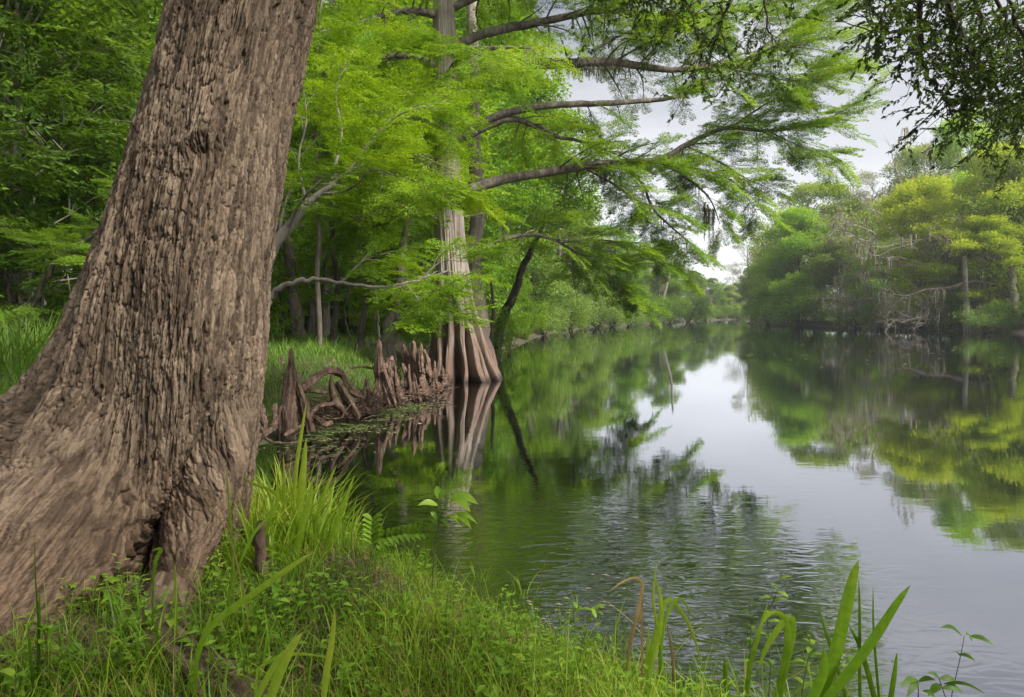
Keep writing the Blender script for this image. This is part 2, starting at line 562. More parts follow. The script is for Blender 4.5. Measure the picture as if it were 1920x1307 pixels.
wc = n.new("ShaderNodeTexNoise"); wc.inputs["Scale"].default_value = 3.6; wc.inputs["Detail"].default_value = 1.5; wc.inputs["Distortion"].default_value = 1.4
l.new(mp.outputs[0], wc.inputs["Vector"])
wd = n.new("ShaderNodeMath"); wd.operation = 'MULTIPLY'
l.new(wc.outputs["Fac"], wd.inputs[0]); l.new(dr.outputs[0], wd.inputs[1])
we = n.new("ShaderNodeMath"); we.operation = 'MULTIPLY_ADD'
l.new(wd.outputs[0], we.inputs[0]); we.inputs[1].default_value = 5.6; l.new(hm.outputs[0], we.inputs[2])
l.new(we.outputs[0], bp.inputs["Height"])
for s_ in (gl, df, fr):
    l.new(bp.outputs[0], s_.inputs["Normal"])
l.new(mx.outputs[0], out.inputs[0])
mb = MB()
mb.grid(np.stack(list(np.meshgrid(np.linspace(-60, 415, 20), np.linspace(-70, 510, 20))) + [np.zeros((20, 20))], -1))
tag(mb.build("river_water", m_water), "calm dark river mirroring the sky and green banks", None, None, "structure")
# ------------------------------------------------------------------ the huge near cypress trunk
def interp(z, tab):
    zs, vs = zip(*tab)
    return np.interp(z, zs, vs)


def ang(d):
    return (d + np.pi) % (2 * np.pi) - np.pi


BX, BY = -2.22, 4.25
z_rows = np.concatenate([np.linspace(-0.1, 1.6, 430), np.linspace(1.604, 4.15, 560)[0:], np.linspace(4.2, 13.5, 70)])
th = np.concatenate([np.radians(np.linspace(190, 400, 620)), np.radians(np.linspace(401.5, 548.5, 99))])
TH, ZR = np.meshgrid(th, z_rows)
r0 = interp(ZR, [(-.1, .50), (.7, .48), (1.3, .49), (1.9, .50), (2.2, .48), (2.5, .455), (3.18, .415), (3.84, .395), (9, .33), (13.5, .2)])
lobes = [
    # angle, width, [(z, amplitude)]
    (176, .42, [(-.1, 2.6), (.3, 2.2), (.6, 1.65), (1.0, 1.08), (1.35, .62), (1.55, .42), (1.87, .20), (2.2, .07), (2.55, 0)]),
    (233, .40, [(-.1, 2.0), (.2, 1.55), (.45, 1.10), (.75, .66), (1.1, .34), (1.5, .14), (1.9, .05), (2.3, 0)]),
    (262, .33, [(-.1, 1.2), (.2, .85), (.45, .58), (.75, .32), (1.1, .10), (1.4, 0)]),
    (335, .2, [(-.1, .10), (.3, .05), (.7, .0)]),
    (12, .35, [(-.1, .1), (.3, .02), (.7, .0)]),
    (85, .35, [(-.1, .5), (.5, .3), (1.1, .1), (2, 0)]),
    (128, .35, [(-.1, 1.8), (.5, 1.1), (1.1, .5), (2, .1), (2.4, 0)]),
]
rr = r0.copy()
for a, w, tab in lobes:
    rr += interp(ZR, tab) * np.exp(-(ang(TH - math.radians(a)) / w) ** 2)
# the narrow front buttress sweeps down and forward, a deep crevice beside it
cA = np.radians(interp(ZR, [(0, 301), (.45, 304), (.8, 318), (1.15, 334), (1.5, 345)]))
rr += interp(ZR, [(-.1, 1.20), (.3, .76), (.6, .42), (.85, .26), (1.1, .12), (1.4, 0)]) * np.exp(-(ang(TH - cA) / .20) ** 2)
cB = np.radians(interp(ZR, [(0, 279), (.45, 284), (.8, 297), (1.15, 314), (1.5, 322)]))
rr -= interp(ZR, [(-.1, .55), (.45, .42), (.8, .24), (1.1, .11), (1.3, .03), (1.45, 0)]) * np.exp(-(ang(TH - cB) / .10) ** 2)
# crevices between the buttresses
for a, w, tab in [(206, .11, [(-.1, .6), (.8, .36), (1.5, .18), (2.2, .06), (2.6, 0)]),
                  (313, .09, [(-.1, .16), (.5, .08), (.8, 0)])]:
    rr -= interp(ZR, tab) * np.exp(-(ang(TH - math.radians(a)) / w) ** 2)
rr += 0.018 * np.cos(3 * TH + 1.3 * ZR) + 0.014 * np.cos(5 * TH - 0.8 * ZR + 1)
cxs = interp(ZR, [(-.1, -2.25), (.3, -2.22), (.72, -2.17), (1.05, -2.13), (1.54, -2.08), (1.87, -2.06), (2.2, -2.035), (2.52, -1.975), (3.18, -1.835), (3.84, -1.68), (9, -1.3), (13.5, -1.1)])
Pn = np.stack([cxs + rr * np.cos(TH), BY + rr * np.sin(TH), ZR], -1)
seg = np.linalg.norm(np.diff(Pn, axis=0), axis=2)
arc = np.vstack([np.zeros((1, seg.shape[1])), np.cumsum(seg, axis=0)])
arc = arc - arc[430:431] * 1.0           # flow measured from the waist so that plates follow the buttress
U = TH * 0.72
Vv = arc
w1 = fbm(U * 3.1, Vv * 1.3, 41, 3)
w2 = fbm(U * 3.1 + 9, Vv * 1.3 + 4, 57, 3)
Ku = math.radians(292) * 0.72            # the old knot
k_i = np.argmin(abs(z_rows - 2.80))
Kv = arc[k_i, np.argmin(abs(th - math.radians(292)))]
kd = np.hypot((U - Ku) / 0.13, (Vv - Kv) / 0.14)
kw = np.exp(-kd ** 2)
kd = kd * (1 + 0.45 * fbm(U * 9, Vv * 9, 15, 3))
Uw = U + 0.055 * w1 + 0.045 * kw * (Vv - Kv) / .11
Vw = Vv + 0.12 * w2 - 0.10 * kw * (U - Ku) / .10 + .05 * kw * w1
amt = lerp(1.0, 0.85, sstep(1.2, 0.4, ZR))
soft = 0.45 + 0.55 * sstep(-.25, .25, fbm(U * 5, Vv * 2.2, 77, 3))
ridge = fbm(Uw * 9, Vw * 1.1, 93, 3)


def bark_relief(Uw, Vw, sd):
    f1, f2, rid, du, dv = worley(Uw * 25 + 0.7 * fbm(Uw * 30, Vw * 9, 5 + sd, 3), Vw * 5.6 + 0.6 * fbm(Uw * 30, Vw * 9, 6 + sd, 3), 1 + sd)
    rough0 = fbm(Uw * 50, Vw * 12, 72 + sd, 3)
    g1, g2, rid2, du2, dv2 = worley(Uw * 66 + 3.3 + 0.8 * rough0, Vw * 10 + 1.7 + 0.5 * rough0, 2 + sd)
    rough = fbm(Uw * 60, Vw * 16, 71 + sd, 4)
    furrow = sstep(0.0, 0.10, np.abs(fbm(Uw * 19, Vw * 2.1, 33 + sd, 4)))
    fur2 = sstep(0.0, 0.12, np.abs(fbm(Uw * 34, Vw * 5.0, 37 + sd, 3)))
    h = (0.015 * sstep(0.0, 0.16, f2 - f1) * soft * (0.5 + 0.5 * rid - 0.35 * dv) + 0.024 * furrow + 0.008 * fur2
         + 0.006 * sstep(0.0, 0.3, g2 - g1) * (0.5 + 0.5 * rid2 - 0.3 * dv2) + 0.011 * rough + 0.006 * rough0)
    return h, rid, rid2, rough


hA, ridA, rid2A, roughA = bark_relief(Uw, Vw, 0)
Uc = 1.9 * (.9 * Pn[..., 0] + .43 * Pn[..., 1] - .65 * ZR) + .09 * fbm(Pn[..., 0] * 4, ZR * 4 + Pn[..., 1] * 3, 61, 3)
Vc = 2.0 * (ZR * .9 + .45 * Pn[..., 0]) + .12 * fbm(Pn[..., 0] * 5 + 7, ZR * 5, 63, 3)
hB, ridB, rid2B, roughB = bark_relief(Uc, Vc, 200)
bl = sstep(.62, 1.0, rr + .12 * w1)
H = (lerp(hA, hB * .8, bl) + 0.03 * ridge) * amt
rid, rid2, rough = lerp(ridA, ridB, bl), lerp(rid2A, rid2B, bl), lerp(roughA, roughB, bl)
H += 0.030 * np.exp(-((kd - 0.95) / 0.35) ** 2) * (.6 + .8 * fbm(U * 12, Vv * 12, 18, 2)) - 0.05 * np.exp(-(kd / 0.42) ** 2)
dead = sstep(4.15, 5.0, ZR)
H *= (1 - dead * 0.5)
# true outward normals of the smooth form
dU = np.gradient(Pn, axis=1)
dV = np.gradient(Pn, axis=0)
N = np.cross(dU, dV)
N /= np.linalg.norm(N, axis=2)[..., None] + 1e-12
Pd = Pn + N * (H - 0.02)[..., None]
tone = 0.22 * fbm(U * 3, Vv * 1.5, 301, 3) + 0.30 * rid + 0.28 * rid2 + 0.25 * (w1 * 0.5 + 0.5) + 0.12 * rough + 0.1
red = sstep(1.5, 0.5, ZR) * 0.8 + 0.35 * (fbm(U * 2, Vv * 1.2, 13, 3))
m_bark, n, l = new_mat("bark_old_cypress")
out = n.new("ShaderNodeOutputMaterial")
b = n.new("ShaderNodeBsdfPrincipled"); b.inputs["Roughness"].default_value = 0.82; b.inputs["Specular IOR Level"].default_value = 0.25
at = n.new("ShaderNodeAttribute"); at.attribute_name = "tint"
ar = n.new("ShaderNodeAttribute"); ar.attribute_name = "red"
av = n.new("ShaderNodeAttribute"); av.attribute_name = "flow"
mp = n.new("ShaderNodeMapping"); mp.inputs["Scale"].default_value = (1, 0.28, 1)
l.new(av.outputs["Vector"], mp.inputs[0])
n1 = n.new("ShaderNodeTexNoise"); n1.inputs["Scale"].default_value = 95; n1.inputs["Detail"].default_value = 6; n1.inputs["Roughness"].default_value = 0.7
l.new(mp.outputs[0], n1.inputs["Vector"])
ad = n.new("ShaderNodeMath"); ad.operation = 'MULTIPLY_ADD'
l.new(n1.outputs["Fac"], ad.inputs[0]); ad.inputs[1].default_value = 0.55; l.new(at.outputs["Fac"], ad.inputs[2])
sb = n.new("ShaderNodeMath"); sb.operation = 'SUBTRACT'; l.new(ad.outputs[0], sb.inputs[0]); sb.inputs[1].default_value = 0.27
ra = ramp(n, [(0.12, (0.022, 0.015, 0.009)), (0.45, (0.088, 0.062, 0.042)), (0.9, (0.27, 0.205, 0.145))])
rb = ramp(n, [(0.12, (0.022, 0.013, 0.008)), (0.45, (0.082, 0.050, 0.031)), (0.9, (0.24, 0.16, 0.105))])
l.new(sb.outputs[0], ra.inputs[0]); l.new(sb.outputs[0], rb.inputs[0])
mm = n.new("ShaderNodeMixRGB"); l.new(ar.outputs["Fac"], mm.inputs[0]); l.new(ra.outputs[0], mm.inputs[1]); l.new(rb.outputs[0], mm.inputs[2])
l.new(mm.outputs[0], b.inputs["Base Color"])
bp = n.new("ShaderNodeBump"); bp.inputs["Strength"].default_value = 0.9; bp.inputs["Distance"].default_value = 0.006
l.new(n1.outputs["Fac"], bp.inputs["Height"]); l.new(bp.outputs[0], b.inputs["Normal"])
l.new(b.outputs[0], out.inputs[0])
near = thing("bald_cypress", "huge old cypress with deeply furrowed brown bark and flaring buttress roots beside the grass", "tree", (BX, BY, 0))
mb = MB()
mb.grid(Pd, tone, close_u=True)
mb.build("trunk", m_bark, near, (BX, BY, 0), attrs={"red": np.clip(red, 0, 1).ravel(), "flow": np.stack([U, Vv, np.zeros_like(U)], -1).reshape(-1, 3)})


# surface root snaking out of the front buttress towards the viewer
def bark_tube(name, pts, rad, parent, origin, nn=80, ns=160, seed=3, redness=0.5, amp=1.6):
    c = cr(pts, ns)
    rd = np.interp(np.linspace(0, 1, ns), np.linspace(0, 1, len(rad)), rad)
    T = np.gradient(c, axis=0); T /= np.linalg.norm(T, axis=1)[:, None]
    A = np.cross(T, (0, 0, 1.0)); A /= np.linalg.norm(A, axis=1)[:, None]
    B = np.cross(A, T)
    a = np.linspace(0, 2 * np.pi, nn, endpoint=False)
    s = np.concatenate([[0], np.cumsum(np.linalg.norm(np.diff(c, axis=0), axis=1))])
    AA, SS = np.meshgrid(a, s)
    f1, f2, rid, du, dv = worley(AA * 2.6 + 0.4 * fbm(AA * 2, SS * 3, seed, 2), SS * 7, seed)
    h = (0.012 * sstep(0, .2, f2 - f1) * (0.4 + 0.6 * rid) + 0.006 * fbm(AA * 8, SS * 20, seed + 1, 3)) * amp
    rdd = rd[:, None] * (1 + 0.12 * fbm(AA * .8, SS * 3, seed + 2, 2)) + h
    G = c[:, None] + rdd[..., None] * (np.cos(AA)[..., None] * A[:, None] + np.sin(AA)[..., None] * B[:, None])
    m = MB()
    m.grid(G, 0.35 * rid + 0.3, close_u=True)
    return m.build(name, m_bark, parent, origin, attrs={"red": np.full(AA.size, redness), "flow": np.stack([AA * .1, SS, 0 * SS], -1).reshape(-1, 3)})


def on_ground(pts, dz=0.0):
    return [(x, y, gz(x, y) + dz + e) for x, y, e in pts]


bark_tube("root", [(-1.76, 3.5, .48)] + on_ground([(-1.69, 3.25, -.02), (-1.56, 3.02, -.02), (-1.36, 2.86, -.01), (-1.15, 2.7, -.01), (-.92, 2.5, -.02), (-.6, 2.3, -.06)]),
          [.10, .11, .115, .11, .10, .085, .05], near, (BX, BY, 0), redness=.45)
bark_tube("root", [(-2.7, 3.4, .55)] + on_ground([(-2.5, 3.15, .02), (-2.3, 2.95, -.02), (-2.15, 2.7, -.03), (-2.2, 2.4, -.05)]), [.14, .12, .10, .08, .05], near, (BX, BY, 0), seed=8, redness=.6)

# ------------------------------------------------------------------ fluted cypress standing in the water
def fluted_trunk(cx_tab, r_tab, ribs, by, z0, z1, seed, rows=420, cols=420, flute=1.0):
    z = np.concatenate([np.linspace(z0, 4.5, rows), np.linspace(4.52, z1, 200)])
    t = np.linspace(0, 2 * np.pi, cols, endpoint=False)
    T_, Z_ = np.meshgrid(t, z)
    rb = interp(Z_, r_tab)
    core = interp(Z_, [(0, .42), (1, .52), (2, .68), (3, .84), (4.5, .96), (9, 1.0)])
    base = rb * (core if flute else 1)
    prof = np.zeros_like(T_)
    for (a, w, h) in ribs:
        ww = w * lerp(1, 1.8, sstep(0, 4, Z_)) * (1 + .25 * np.sin(a * 11 + Z_ * 2.1))
        tw = a + 0.06 * np.sin(Z_ * 1.3 + a * 5) + .03 * np.sin(Z_ * 4 + a * 9)
        top_ = 1.3 + 3.2 * abs(math.sin(a * 7.3))
        hh_ = h * lerp(.45, 1, sstep(top_ + .9, top_ - .9, Z_))
        prof = np.maximum(prof, hh_ * np.minimum(1, 1.2 * np.exp(-(ang(T_ - tw) / ww) ** 2)))
    r = base + (rb - base) * prof * 1.05 + rb * 0.03 * prof
    r += 0.03 * fbm(T_ * 7, Z_ * .6, seed, 3) + 0.022 * fbm(T_ * 26, Z_ * 1.4, seed + 4, 4)
    r += 0.03 * sstep(0.5, 0.0, Z_) * prof
    c = interp(Z_, cx_tab)
    return np.stack([c + r * np.cos(T_), by + r * np.sin(T_), Z_], -1)


MY = 20.3
rg = np.random.default_rng(3)
ribs = []
a = 0.0
while a < 2 * np.pi - 0.15:
    ribs.append((a, rg.uniform(.07, .14), rg.uniform(.66, 1.0)))
    a += rg.uniform(.20, .46)
mid_x = lambda p: GX(p, MY)
G = fluted_trunk([(-.5, mid_x(868)), (0, mid_x(867)), (1.7, mid_x(857)), (3.3, mid_x(848)), (5.7, mid_x(838)), (9.7, mid_x(834)), (14, mid_x(826)), (19, mid_x(815))],
                 [(-.5, 1.45), (0, 1.30), (.4, 1.15), (.8, 1.02), (1.7, .78), (2.4, .62), (3.3, .52), (4.4, .44), (5.7, .40), (8, .365), (9.7, .33), (14, .24), (19, .1)],
                 ribs, MY, -.5, 19, 5)
mid = thing("bald_cypress", "grey cypress with fluted reddish base at the waterline and long limbs over the river", "tree", (mid_x(867), MY, 0))
MO = (mid_x(867), MY, 0)
mb = MB(); mb.grid(G, 0.5, close_u=True)
mb.build("trunk", BARK_CYP, mid, MO)

# ------------------------------------------------------------------ foliage templates
def rot_frames(X, Z):
    """orthonormal frames (M,3,3), columns = local x, y, z, from direction X and approximate up Z"""
    X = X / (np.linalg.norm(X, axis=1)[:, None] + 1e-9)
    Y = np.cross(Z, X)
    Y /= np.linalg.norm(Y, axis=1)[:, None] + 1e-9
    Z2 = np.cross(X, Y)
    return np.stack([X, Y, Z2], -1)


def leaf_quads(base, dirv, nrm, L, W, fold=0.12):
    """rhombic leaves: returns V, F"""
    dirv = dirv / (np.linalg.norm(dirv, axis=1)[:, None] + 1e-9)
    side = np.cross(nrm, dirv)
    side /= np.linalg.norm(side, axis=1)[:, None] + 1e-9
    up = np.cross(dirv, side)
    L = np.broadcast_to(np.asarray(L, float), (len(base),))[:, None]
    W = np.broadcast_to(np.asarray(W, float), (len(base),))[:, None]
    a = base
    b = base + dirv * L * 0.42 + side * W * 0.5 + up * W * fold
    c = base + dirv * L - up * L * 0.08
    d = base + dirv * L * 0.42 - side * W * 0.5 + up * W * fold
    V = np.stack([a, b, c, d], 1).reshape(-1, 3)
    F = np.arange(len(base) * 4).reshape(-1, 4)
    return V, F


def tpl_spray(seed, twigs=14, leaflets=6, ll=0.095, lw=0.034, droop=0.12):
    """flat feathery cypress spray, 1 long, along +x"""
    r = np.random.default_rng(seed)
    B, D, Nn, Ls = [], [], [], []
    for k in range(twigs):
        u = 0.08 + 0.92 * k / (twigs - 1)
        s = 1 if k % 2 else -1
        ln = (0.42 * (1 - u) ** 0.7 + 0.10) * r.uniform(.7, 1.15)
        a = math.radians(r.uniform(38, 62)) * s
        d = np.array([math.cos(a), math.sin(a), r.normal(0, .12)])
        o = np.array([u, 0, -droop * u * u + r.normal(0, .01)])
        for j in range(leaflets):
            f = (j + 0.5) / leaflets
            p = o + d * ln * f + np.array([0, 0, -0.10 * f * f * ln])
            for sd_ in (-1, 1):
                bb = a + sd_ * math.radians(r.uniform(30, 65))
                B.append(p)
                D.append([math.cos(bb), math.sin(bb), r.normal(-.12, .22)])
                Ls.append(ll * r.uniform(.7, 1.2) * (1.1 - 0.4 * f))
                Nn.append([r.normal(0, .5), r.normal(0, .5), 1])
    B, D, Nn, Ls = map(np.array, (B, D, Nn, Ls))
    V, F = leaf_quads(B, D, Nn, Ls, Ls * (lw / ll), 0.0)
    T = np.repeat(r.uniform(.15, .85, len(B)), 4)
    return V, F, T


def tpl_clump(seed, n=34, L=.17, W=.085, flat=.55, tilt=.55, rad=.5):
    """leaf clump about 1 across, leaves mostly facing up"""
    r = np.random.default_rng(seed)
    d = r.normal(size=(n, 3))
    d /= np.linalg.norm(d, axis=1)[:, None]
    rr = rad * r.uniform(.25, 1, n) ** .6
    B = d * rr[:, None] * np.array([1, 1, flat])
    D = d * np.array([1, 1, .25]) + r.normal(0, .45, (n, 3)) + np.array([0, 0, -.25])
    Nn = np.array([0, 0, 1.0]) + r.normal(0, tilt, (n, 3))
    Ls = L * r.uniform(.7, 1.25, n)
    V, F = leaf_quads(B, D, Nn, Ls, Ls * (W / L))
    T = np.repeat(np.clip(.5 + .35 * B[:, 2] / (rad * flat) * .4 + r.normal(0, .2, n), 0, 1), 4)
    return V, F, T


SPRAY = [tpl_spray(s) for s in (1, 2, 3, 4)]
SPRAY_LO = [tpl_spray(s, 10, 3, .17, .07) for s in (5, 6, 7)]
CLUMP = [tpl_clump(s) for s in (11, 12, 13, 14)]
CLUMP_FINE = [tpl_clump(s, 60, .11, .05) for s in (21, 22, 23)]
CLUMP_HANG = [tpl_clump(s, 36, .19, .075, 1.1, .9) for s in (31, 32, 33)]


def put(mb, tpls, O, X, Z, S, tint, rng):
    O, X, Z = map(lambda q: np.asarray(q, float).reshape(-1, 3), (O, X, Z))
    S = np.broadcast_to(np.asarray(S, float), (len(O),))
    tint = np.broadcast_to(np.asarray(tint, float), (len(O),))
    R = rot_frames(X, Z)
    k = rng.integers(0, len(tpls), len(O))
    for i, t in enumerate(tpls):
        m = k == i
        mb.inst(t, O[m], R[m], S[m], tint[m])


# ------------------------------------------------------------------ limbs that carry flat feathery sprays
def feather_limb(wood, leaf, pts, rads, rng, sec=1.3, step=.22, spray=.62, start=.15, n=26, density=1.0, droop=.12, tint=0.0, tpls=None, sprays_per=5, fwd=.3, updown=.22):
    tpls = tpls or SPRAY
    c = cr(pts, n)
    c[1:-1] += rng.normal(0, .02, (n - 2, 3)) * rads[0] * 2.5
    rd = np.interp(np.linspace(0, 1, n), np.linspace(0, 1, len(rads)), rads)
    wood.tube(c, rd, 9, bump=.05)
    L = np.concatenate([[0], np.cumsum(np.linalg.norm(np.diff(c, axis=0), axis=1))])
    tot = L[-1]
    O, X, Z, S, TT = [], [], [], [], []
    s = tot * start
    side = 1
    while s < tot:
        u = s / tot
        p = np.array([np.interp(s, L, c[:, k]) for k in range(3)])
        q = np.array([np.interp(min(s + .05, tot), L, c[:, k]) for k in range(3)])
        q0 = np.array([np.interp(max(s - .05, 0), L, c[:, k]) for k in range(3)])
        t = q - q0
        t /= np.linalg.norm(t) + 1e-9
        lat = np.cross(t, [0, 0, 1.0])
        lat /= np.linalg.norm(lat) + 1e-9
        side = -side
        if rng.random() < density:
            ln = sec * (1.12 - .55 * u) * rng.uniform(.55, 1.15)
            d = t * (fwd + .35 * u) + lat * side * rng.uniform(.35, 1.0) + np.array([0, 0, rng.normal(.02, updown)])
            d /= np.linalg.norm(d)
            m = 6
            f = np.linspace(0, 1, m)[:, None]
            bend = rng.normal(0, .06, 3)
            cc = p + d * ln * f + np.array([0, 0, -droop * ln]) * f ** 2 + bend * ln * np.sin(f * 3.1)
            wood.tube(cc, np.linspace(max(.006, rd[min(n - 1, int(u * n))] * .28), .004, m), 4)
            base_t = rng.normal(0, .14) + tint
            for j in range(sprays_per):
                g = .18 + .82 * (j + rng.uniform(0, .6)) / sprays_per
                o = np.array([np.interp(g, f[:, 0], cc[:, k]) for k in range(3)])
                dl = np.cross(d, [0, 0, 1.0])
                sg = 1 if j % 2 else -1
                x = d * .8 + dl * sg * rng.uniform(.1, .9) + np.array([0, 0, rng.normal(-.10, .12)])
                O.append(o); X.append(x)
                Z.append([rng.normal(0, .22), rng.normal(0, .22), 1])
                S.append(spray * rng.uniform(.65, 1.15)); TT.append(base_t + rng.normal(0, .06))
            O.append(cc[-1] - d * .1); X.append(d + np.array([0, 0, -.1])); Z.append([0, .1, 1]); S.append(spray * rng.uniform(.7, 1)); TT.append(base_t)
        s += step * rng.uniform(.6, 1.4)
    O.append(c[-1]); X.append(c[-1] - c[-3]); Z.append([0, .1, 1]); S.append(spray); TT.append(tint)
    put(leaf, tpls, O, X, Z, S, TT, rng)
    return c


def moss_clumps(root, origin, pts, rng, *a):
    for p in np.asarray(pts, float).reshape(-1, 3):
        mb_ = MB()
        moss_strands(mb_, [p], rng, *a)
        mb_.build("moss", LEAF['moss'], root, origin, smooth=False)


def moss_strands(mb, pts, rng, n=20, lmin=.15, lmax=.6, w=.012, spread=.05, fluffy=4):
    """hanging Spanish moss: thin twisted ribbons below the given points"""
    pts = np.asarray(pts, float).reshape(-1, 3)
    for p in pts:
        k = max(1, int(rng.poisson(n)))
        for _ in range(k):
            o = p + rng.normal(0, spread, 3) * np.array([1, 1, .2])
            ln = rng.uniform(lmin, lmax)
            m = 6
            f = np.linspace(0, 1, m)
            cc = o + np.stack([np.cumsum(rng.normal(0, w * .8, m)), np.cumsum(rng.normal(0, w * .8, m)), -f * ln], 1)
            a = rng.uniform(0, 3.14)
            ww = w * rng.uniform(.5, 1.3) * (1.15 - f) * (1 + .5 * rng.random(m))
            s = np.stack([np.cos(a + f), np.sin(a + f), 0 * f], 1) * ww[:, None]
            mb.grid(np.stack([cc - s, cc + s], 1), rng.uniform(.3, .7))


# ------------------------------------------------------------------ the middle cypress: limbs over the river
rng = np.random.default_rng(11)


def PP(lst):
    return [P(*q) for q in lst]


wood, leaf, moss = MB(), MB(), MB()
limbs = [
    # points (px, py, Y), radii, secondary length, start, density
    ([(846, 172, 20.3), (905, 147, 20.1), (965, 124, 19.8), (1060, 119, 19.4), (1160, 118, 19), (1270, 131, 18.6), (1400, 110, 18), (1540, 72, 17.4)], [.24, .2, .17, .12, .08, .03], 2.0, .38, .62),
    ([(845, 262, 20.3), (935, 217, 20.1), (1010, 200, 19.9), (1100, 195, 19.6), (1200, 190, 19.2), (1275, 180, 19), (1330, 150, 18.8)], [.13, .12, .10, .07, .025], 1.1, .45, .35),
    ([(850, 268, 20.3), (950, 225, 20), (1000, 235, 19.5), (1045, 256, 19), (1100, 268, 18.6), (1180, 300, 18)], [.10, .09, .08, .05, .015], 1.4, .3, .6),
    ([(843, 372, 20.3), (905, 346, 19.8), (985, 330, 19.2), (1080, 314, 18.6), (1150, 306, 18.1), (1235, 300, 17.5), (1290, 270, 17), (1360, 240, 16.5), (1440, 246, 16), (1530, 232, 15.6), (1605, 195, 15.2)], [.15, .15, .14, .13, .11, .07, .05, .02], 1.9, .22, .95),
    ([(1235, 302, 17.5), (1290, 335, 17), (1330, 372, 16.6), (1350, 420, 16.3)], [.06, .05, .03, .012], 1.3, .2, .8),
    ([(1160, 308, 18), (1205, 345, 17.6), (1225, 392, 17.3), (1275, 440, 17), (1300, 462, 16.8)], [.05, .045, .03, .01], 1.2, .2, .7),
    ([(1100, 316, 18.4), (1150, 345, 18.2), (1200, 378, 18), (1260, 392, 17.6)], [.05, .04, .03, .01], 1.3, .2, .9),
    ([(1290, 275, 17), (1350, 305, 16.4), (1400, 335, 16), (1440, 352, 15.7)], [.04, .03, .02, .01], 1.2, .1, .9),
    ([(1250, 305, 17.4), (1320, 320, 17), (1380, 345, 16.6), (1420, 400, 16.3)], [.04, .03, .02, .01], 1.2, .1, .8),
    ([(1370, 240, 16.4), (1420, 205, 16), (1480, 170, 15.6), (1560, 130, 15.2)], [.045, .035, .02, .01], 1.5, .1, .9),
    ([(1440, 245, 16), (1480, 265, 15.7), (1530, 285, 15.4), (1570, 300, 15.2)], [.03, .02, .015, .008], 1.1, .1, .8),
    ([(1400, 110, 18), (1470, 60, 17), (1540, 10, 16.5), (1600, -40, 16)], [.04, .03, .02, .01], 1.6, .1, .9),
    ([(1340, 120, 18.3), (1420, 140, 17.6), (1500, 150, 17), (1590, 120, 16.4)], [.035, .03, .02, .01], 1.5, .1, .8),
    ([(838, 90, 20.3), (920, 60, 20), (1020, 40, 19.5), (1130, 20, 19), (1250, 30, 18), (1380, 20, 17.4), (1500, -10, 17)], [.15, .13, .1, .07, .02], 1.9, .15, .8),
    ([(1110, 95, 19.2), (1180, 60, 18.7), (1260, 50, 18.2), (1340, 60, 17.8)], [.05, .04, .02, .01], 1.3, .1, .7),
    ([(835, 20, 20.3), (930, -20, 20), (1050, -50, 19.4), (1200, -60, 18.7), (1350, -70, 18)], [.13, .12, .09, .06, .02], 1.9, .1, .8),
    ([(858, 466, 20.2), (908, 466, 19.8), (945, 449, 19.2), (1000, 440, 18.6), (1050, 455, 18), (1100, 490, 17.4), (1150, 520, 17), (1195, 560, 16.8)], [.07, .07, .06, .05, .03, .012], 1.4, .3, .75),
    ([(1010, 440, 18.5), (1070, 470, 18), (1075, 520, 17.8), (1085, 575, 17.6)], [.025, .02, .014, .008], .7, .4, .25),
    ([(1050, 455, 18), (1130, 450, 17.4), (1200, 470, 17), (1260, 500, 16.6)], [.035, .03, .02, .01], 1.3, .1, .9),
    ([(860, 408, 20.2), (925, 402, 19.9), (950, 440, 19.7)], [.045, .03, .015], .7, .5, .5),
    # towards the woods on the left
    ([(828, 240, 20.3), (780, 225, 19.4), (720, 215, 18.2), (650, 195, 17), (600, 190, 16)], [.12, .10, .07, .04, .015], 1.9, .12, .95),
    ([(830, 330, 20.3), (785, 300, 19.4), (720, 298, 18.2), (650, 330, 17.4), (585, 330, 16.6)], [.11, .09, .06, .03, .012], 1.8, .12, .95),
    ([(826, 130, 20.3), (770, 105, 19.4), (700, 110, 18.2), (620, 130, 17.2)], [.12, .10, .06, .02], 1.9, .12, .95),
    ([(826, 30, 20.3), (760, 20, 19.4), (680, 40, 18.2), (600, 60, 17.2)], [.12, .10, .06, .02], 1.9, .12, .9),
    ([(832, 420, 20.3), (790, 395, 19.6), (730, 390, 18.8), (660, 410, 18)], [.06, .05, .035, .012], 1.4, .12, .8),
    ([(832, 200, 20.1), (820, 180, 18.6), (800, 190, 17.2), (770, 205, 15.8), (740, 215, 14.8)], [.09, .07, .05, .03, .01], 1.7, .15, .95),
    ([(834, 150, 20.1), (870, 100, 18.6), (930, 90, 17.2), (1000, 90, 16)], [.09, .07, .05, .01], 1.7, .15, .8),
    ([(845, 505, 20.0), (820, 515, 19.2), (790, 520, 18.6), (745, 540, 18)], [.03, .025, .02, .01], 1.0, .1, .8),
    ([(830, 560, 19.6), (800, 590, 19.0), (770, 600, 18.6)], [.02, .016, .01], .8, .1, .8),
]
moss_pts = []
limbs = [([(x, y, q if k_ >= 20 else 20.3 + (20.3 - q) * 1.15) for (x, y, q) in pts], rads, sec * (1.25 if k_ < 20 else 1), st_, den) for k_, (pts, rads, sec, st_, den) in enumerate(limbs)]
for k, (pts, rads, sec, st_, den) in enumerate(limbs):
    lo = sec < 1.0
    c = feather_limb(wood, leaf, PP(pts), rads, rng, sec=sec, step=.14 if sec > 1.5 else .17, spray=.8, start=st_, density=den, n=34,
                     tint=rng.normal(.02, .05), sprays_per=6, droop=.16, updown=.3)
    for j in rng.integers(8, 33, 5 if k not in (0, 3) else 14):
        moss_pts.append(c[j])
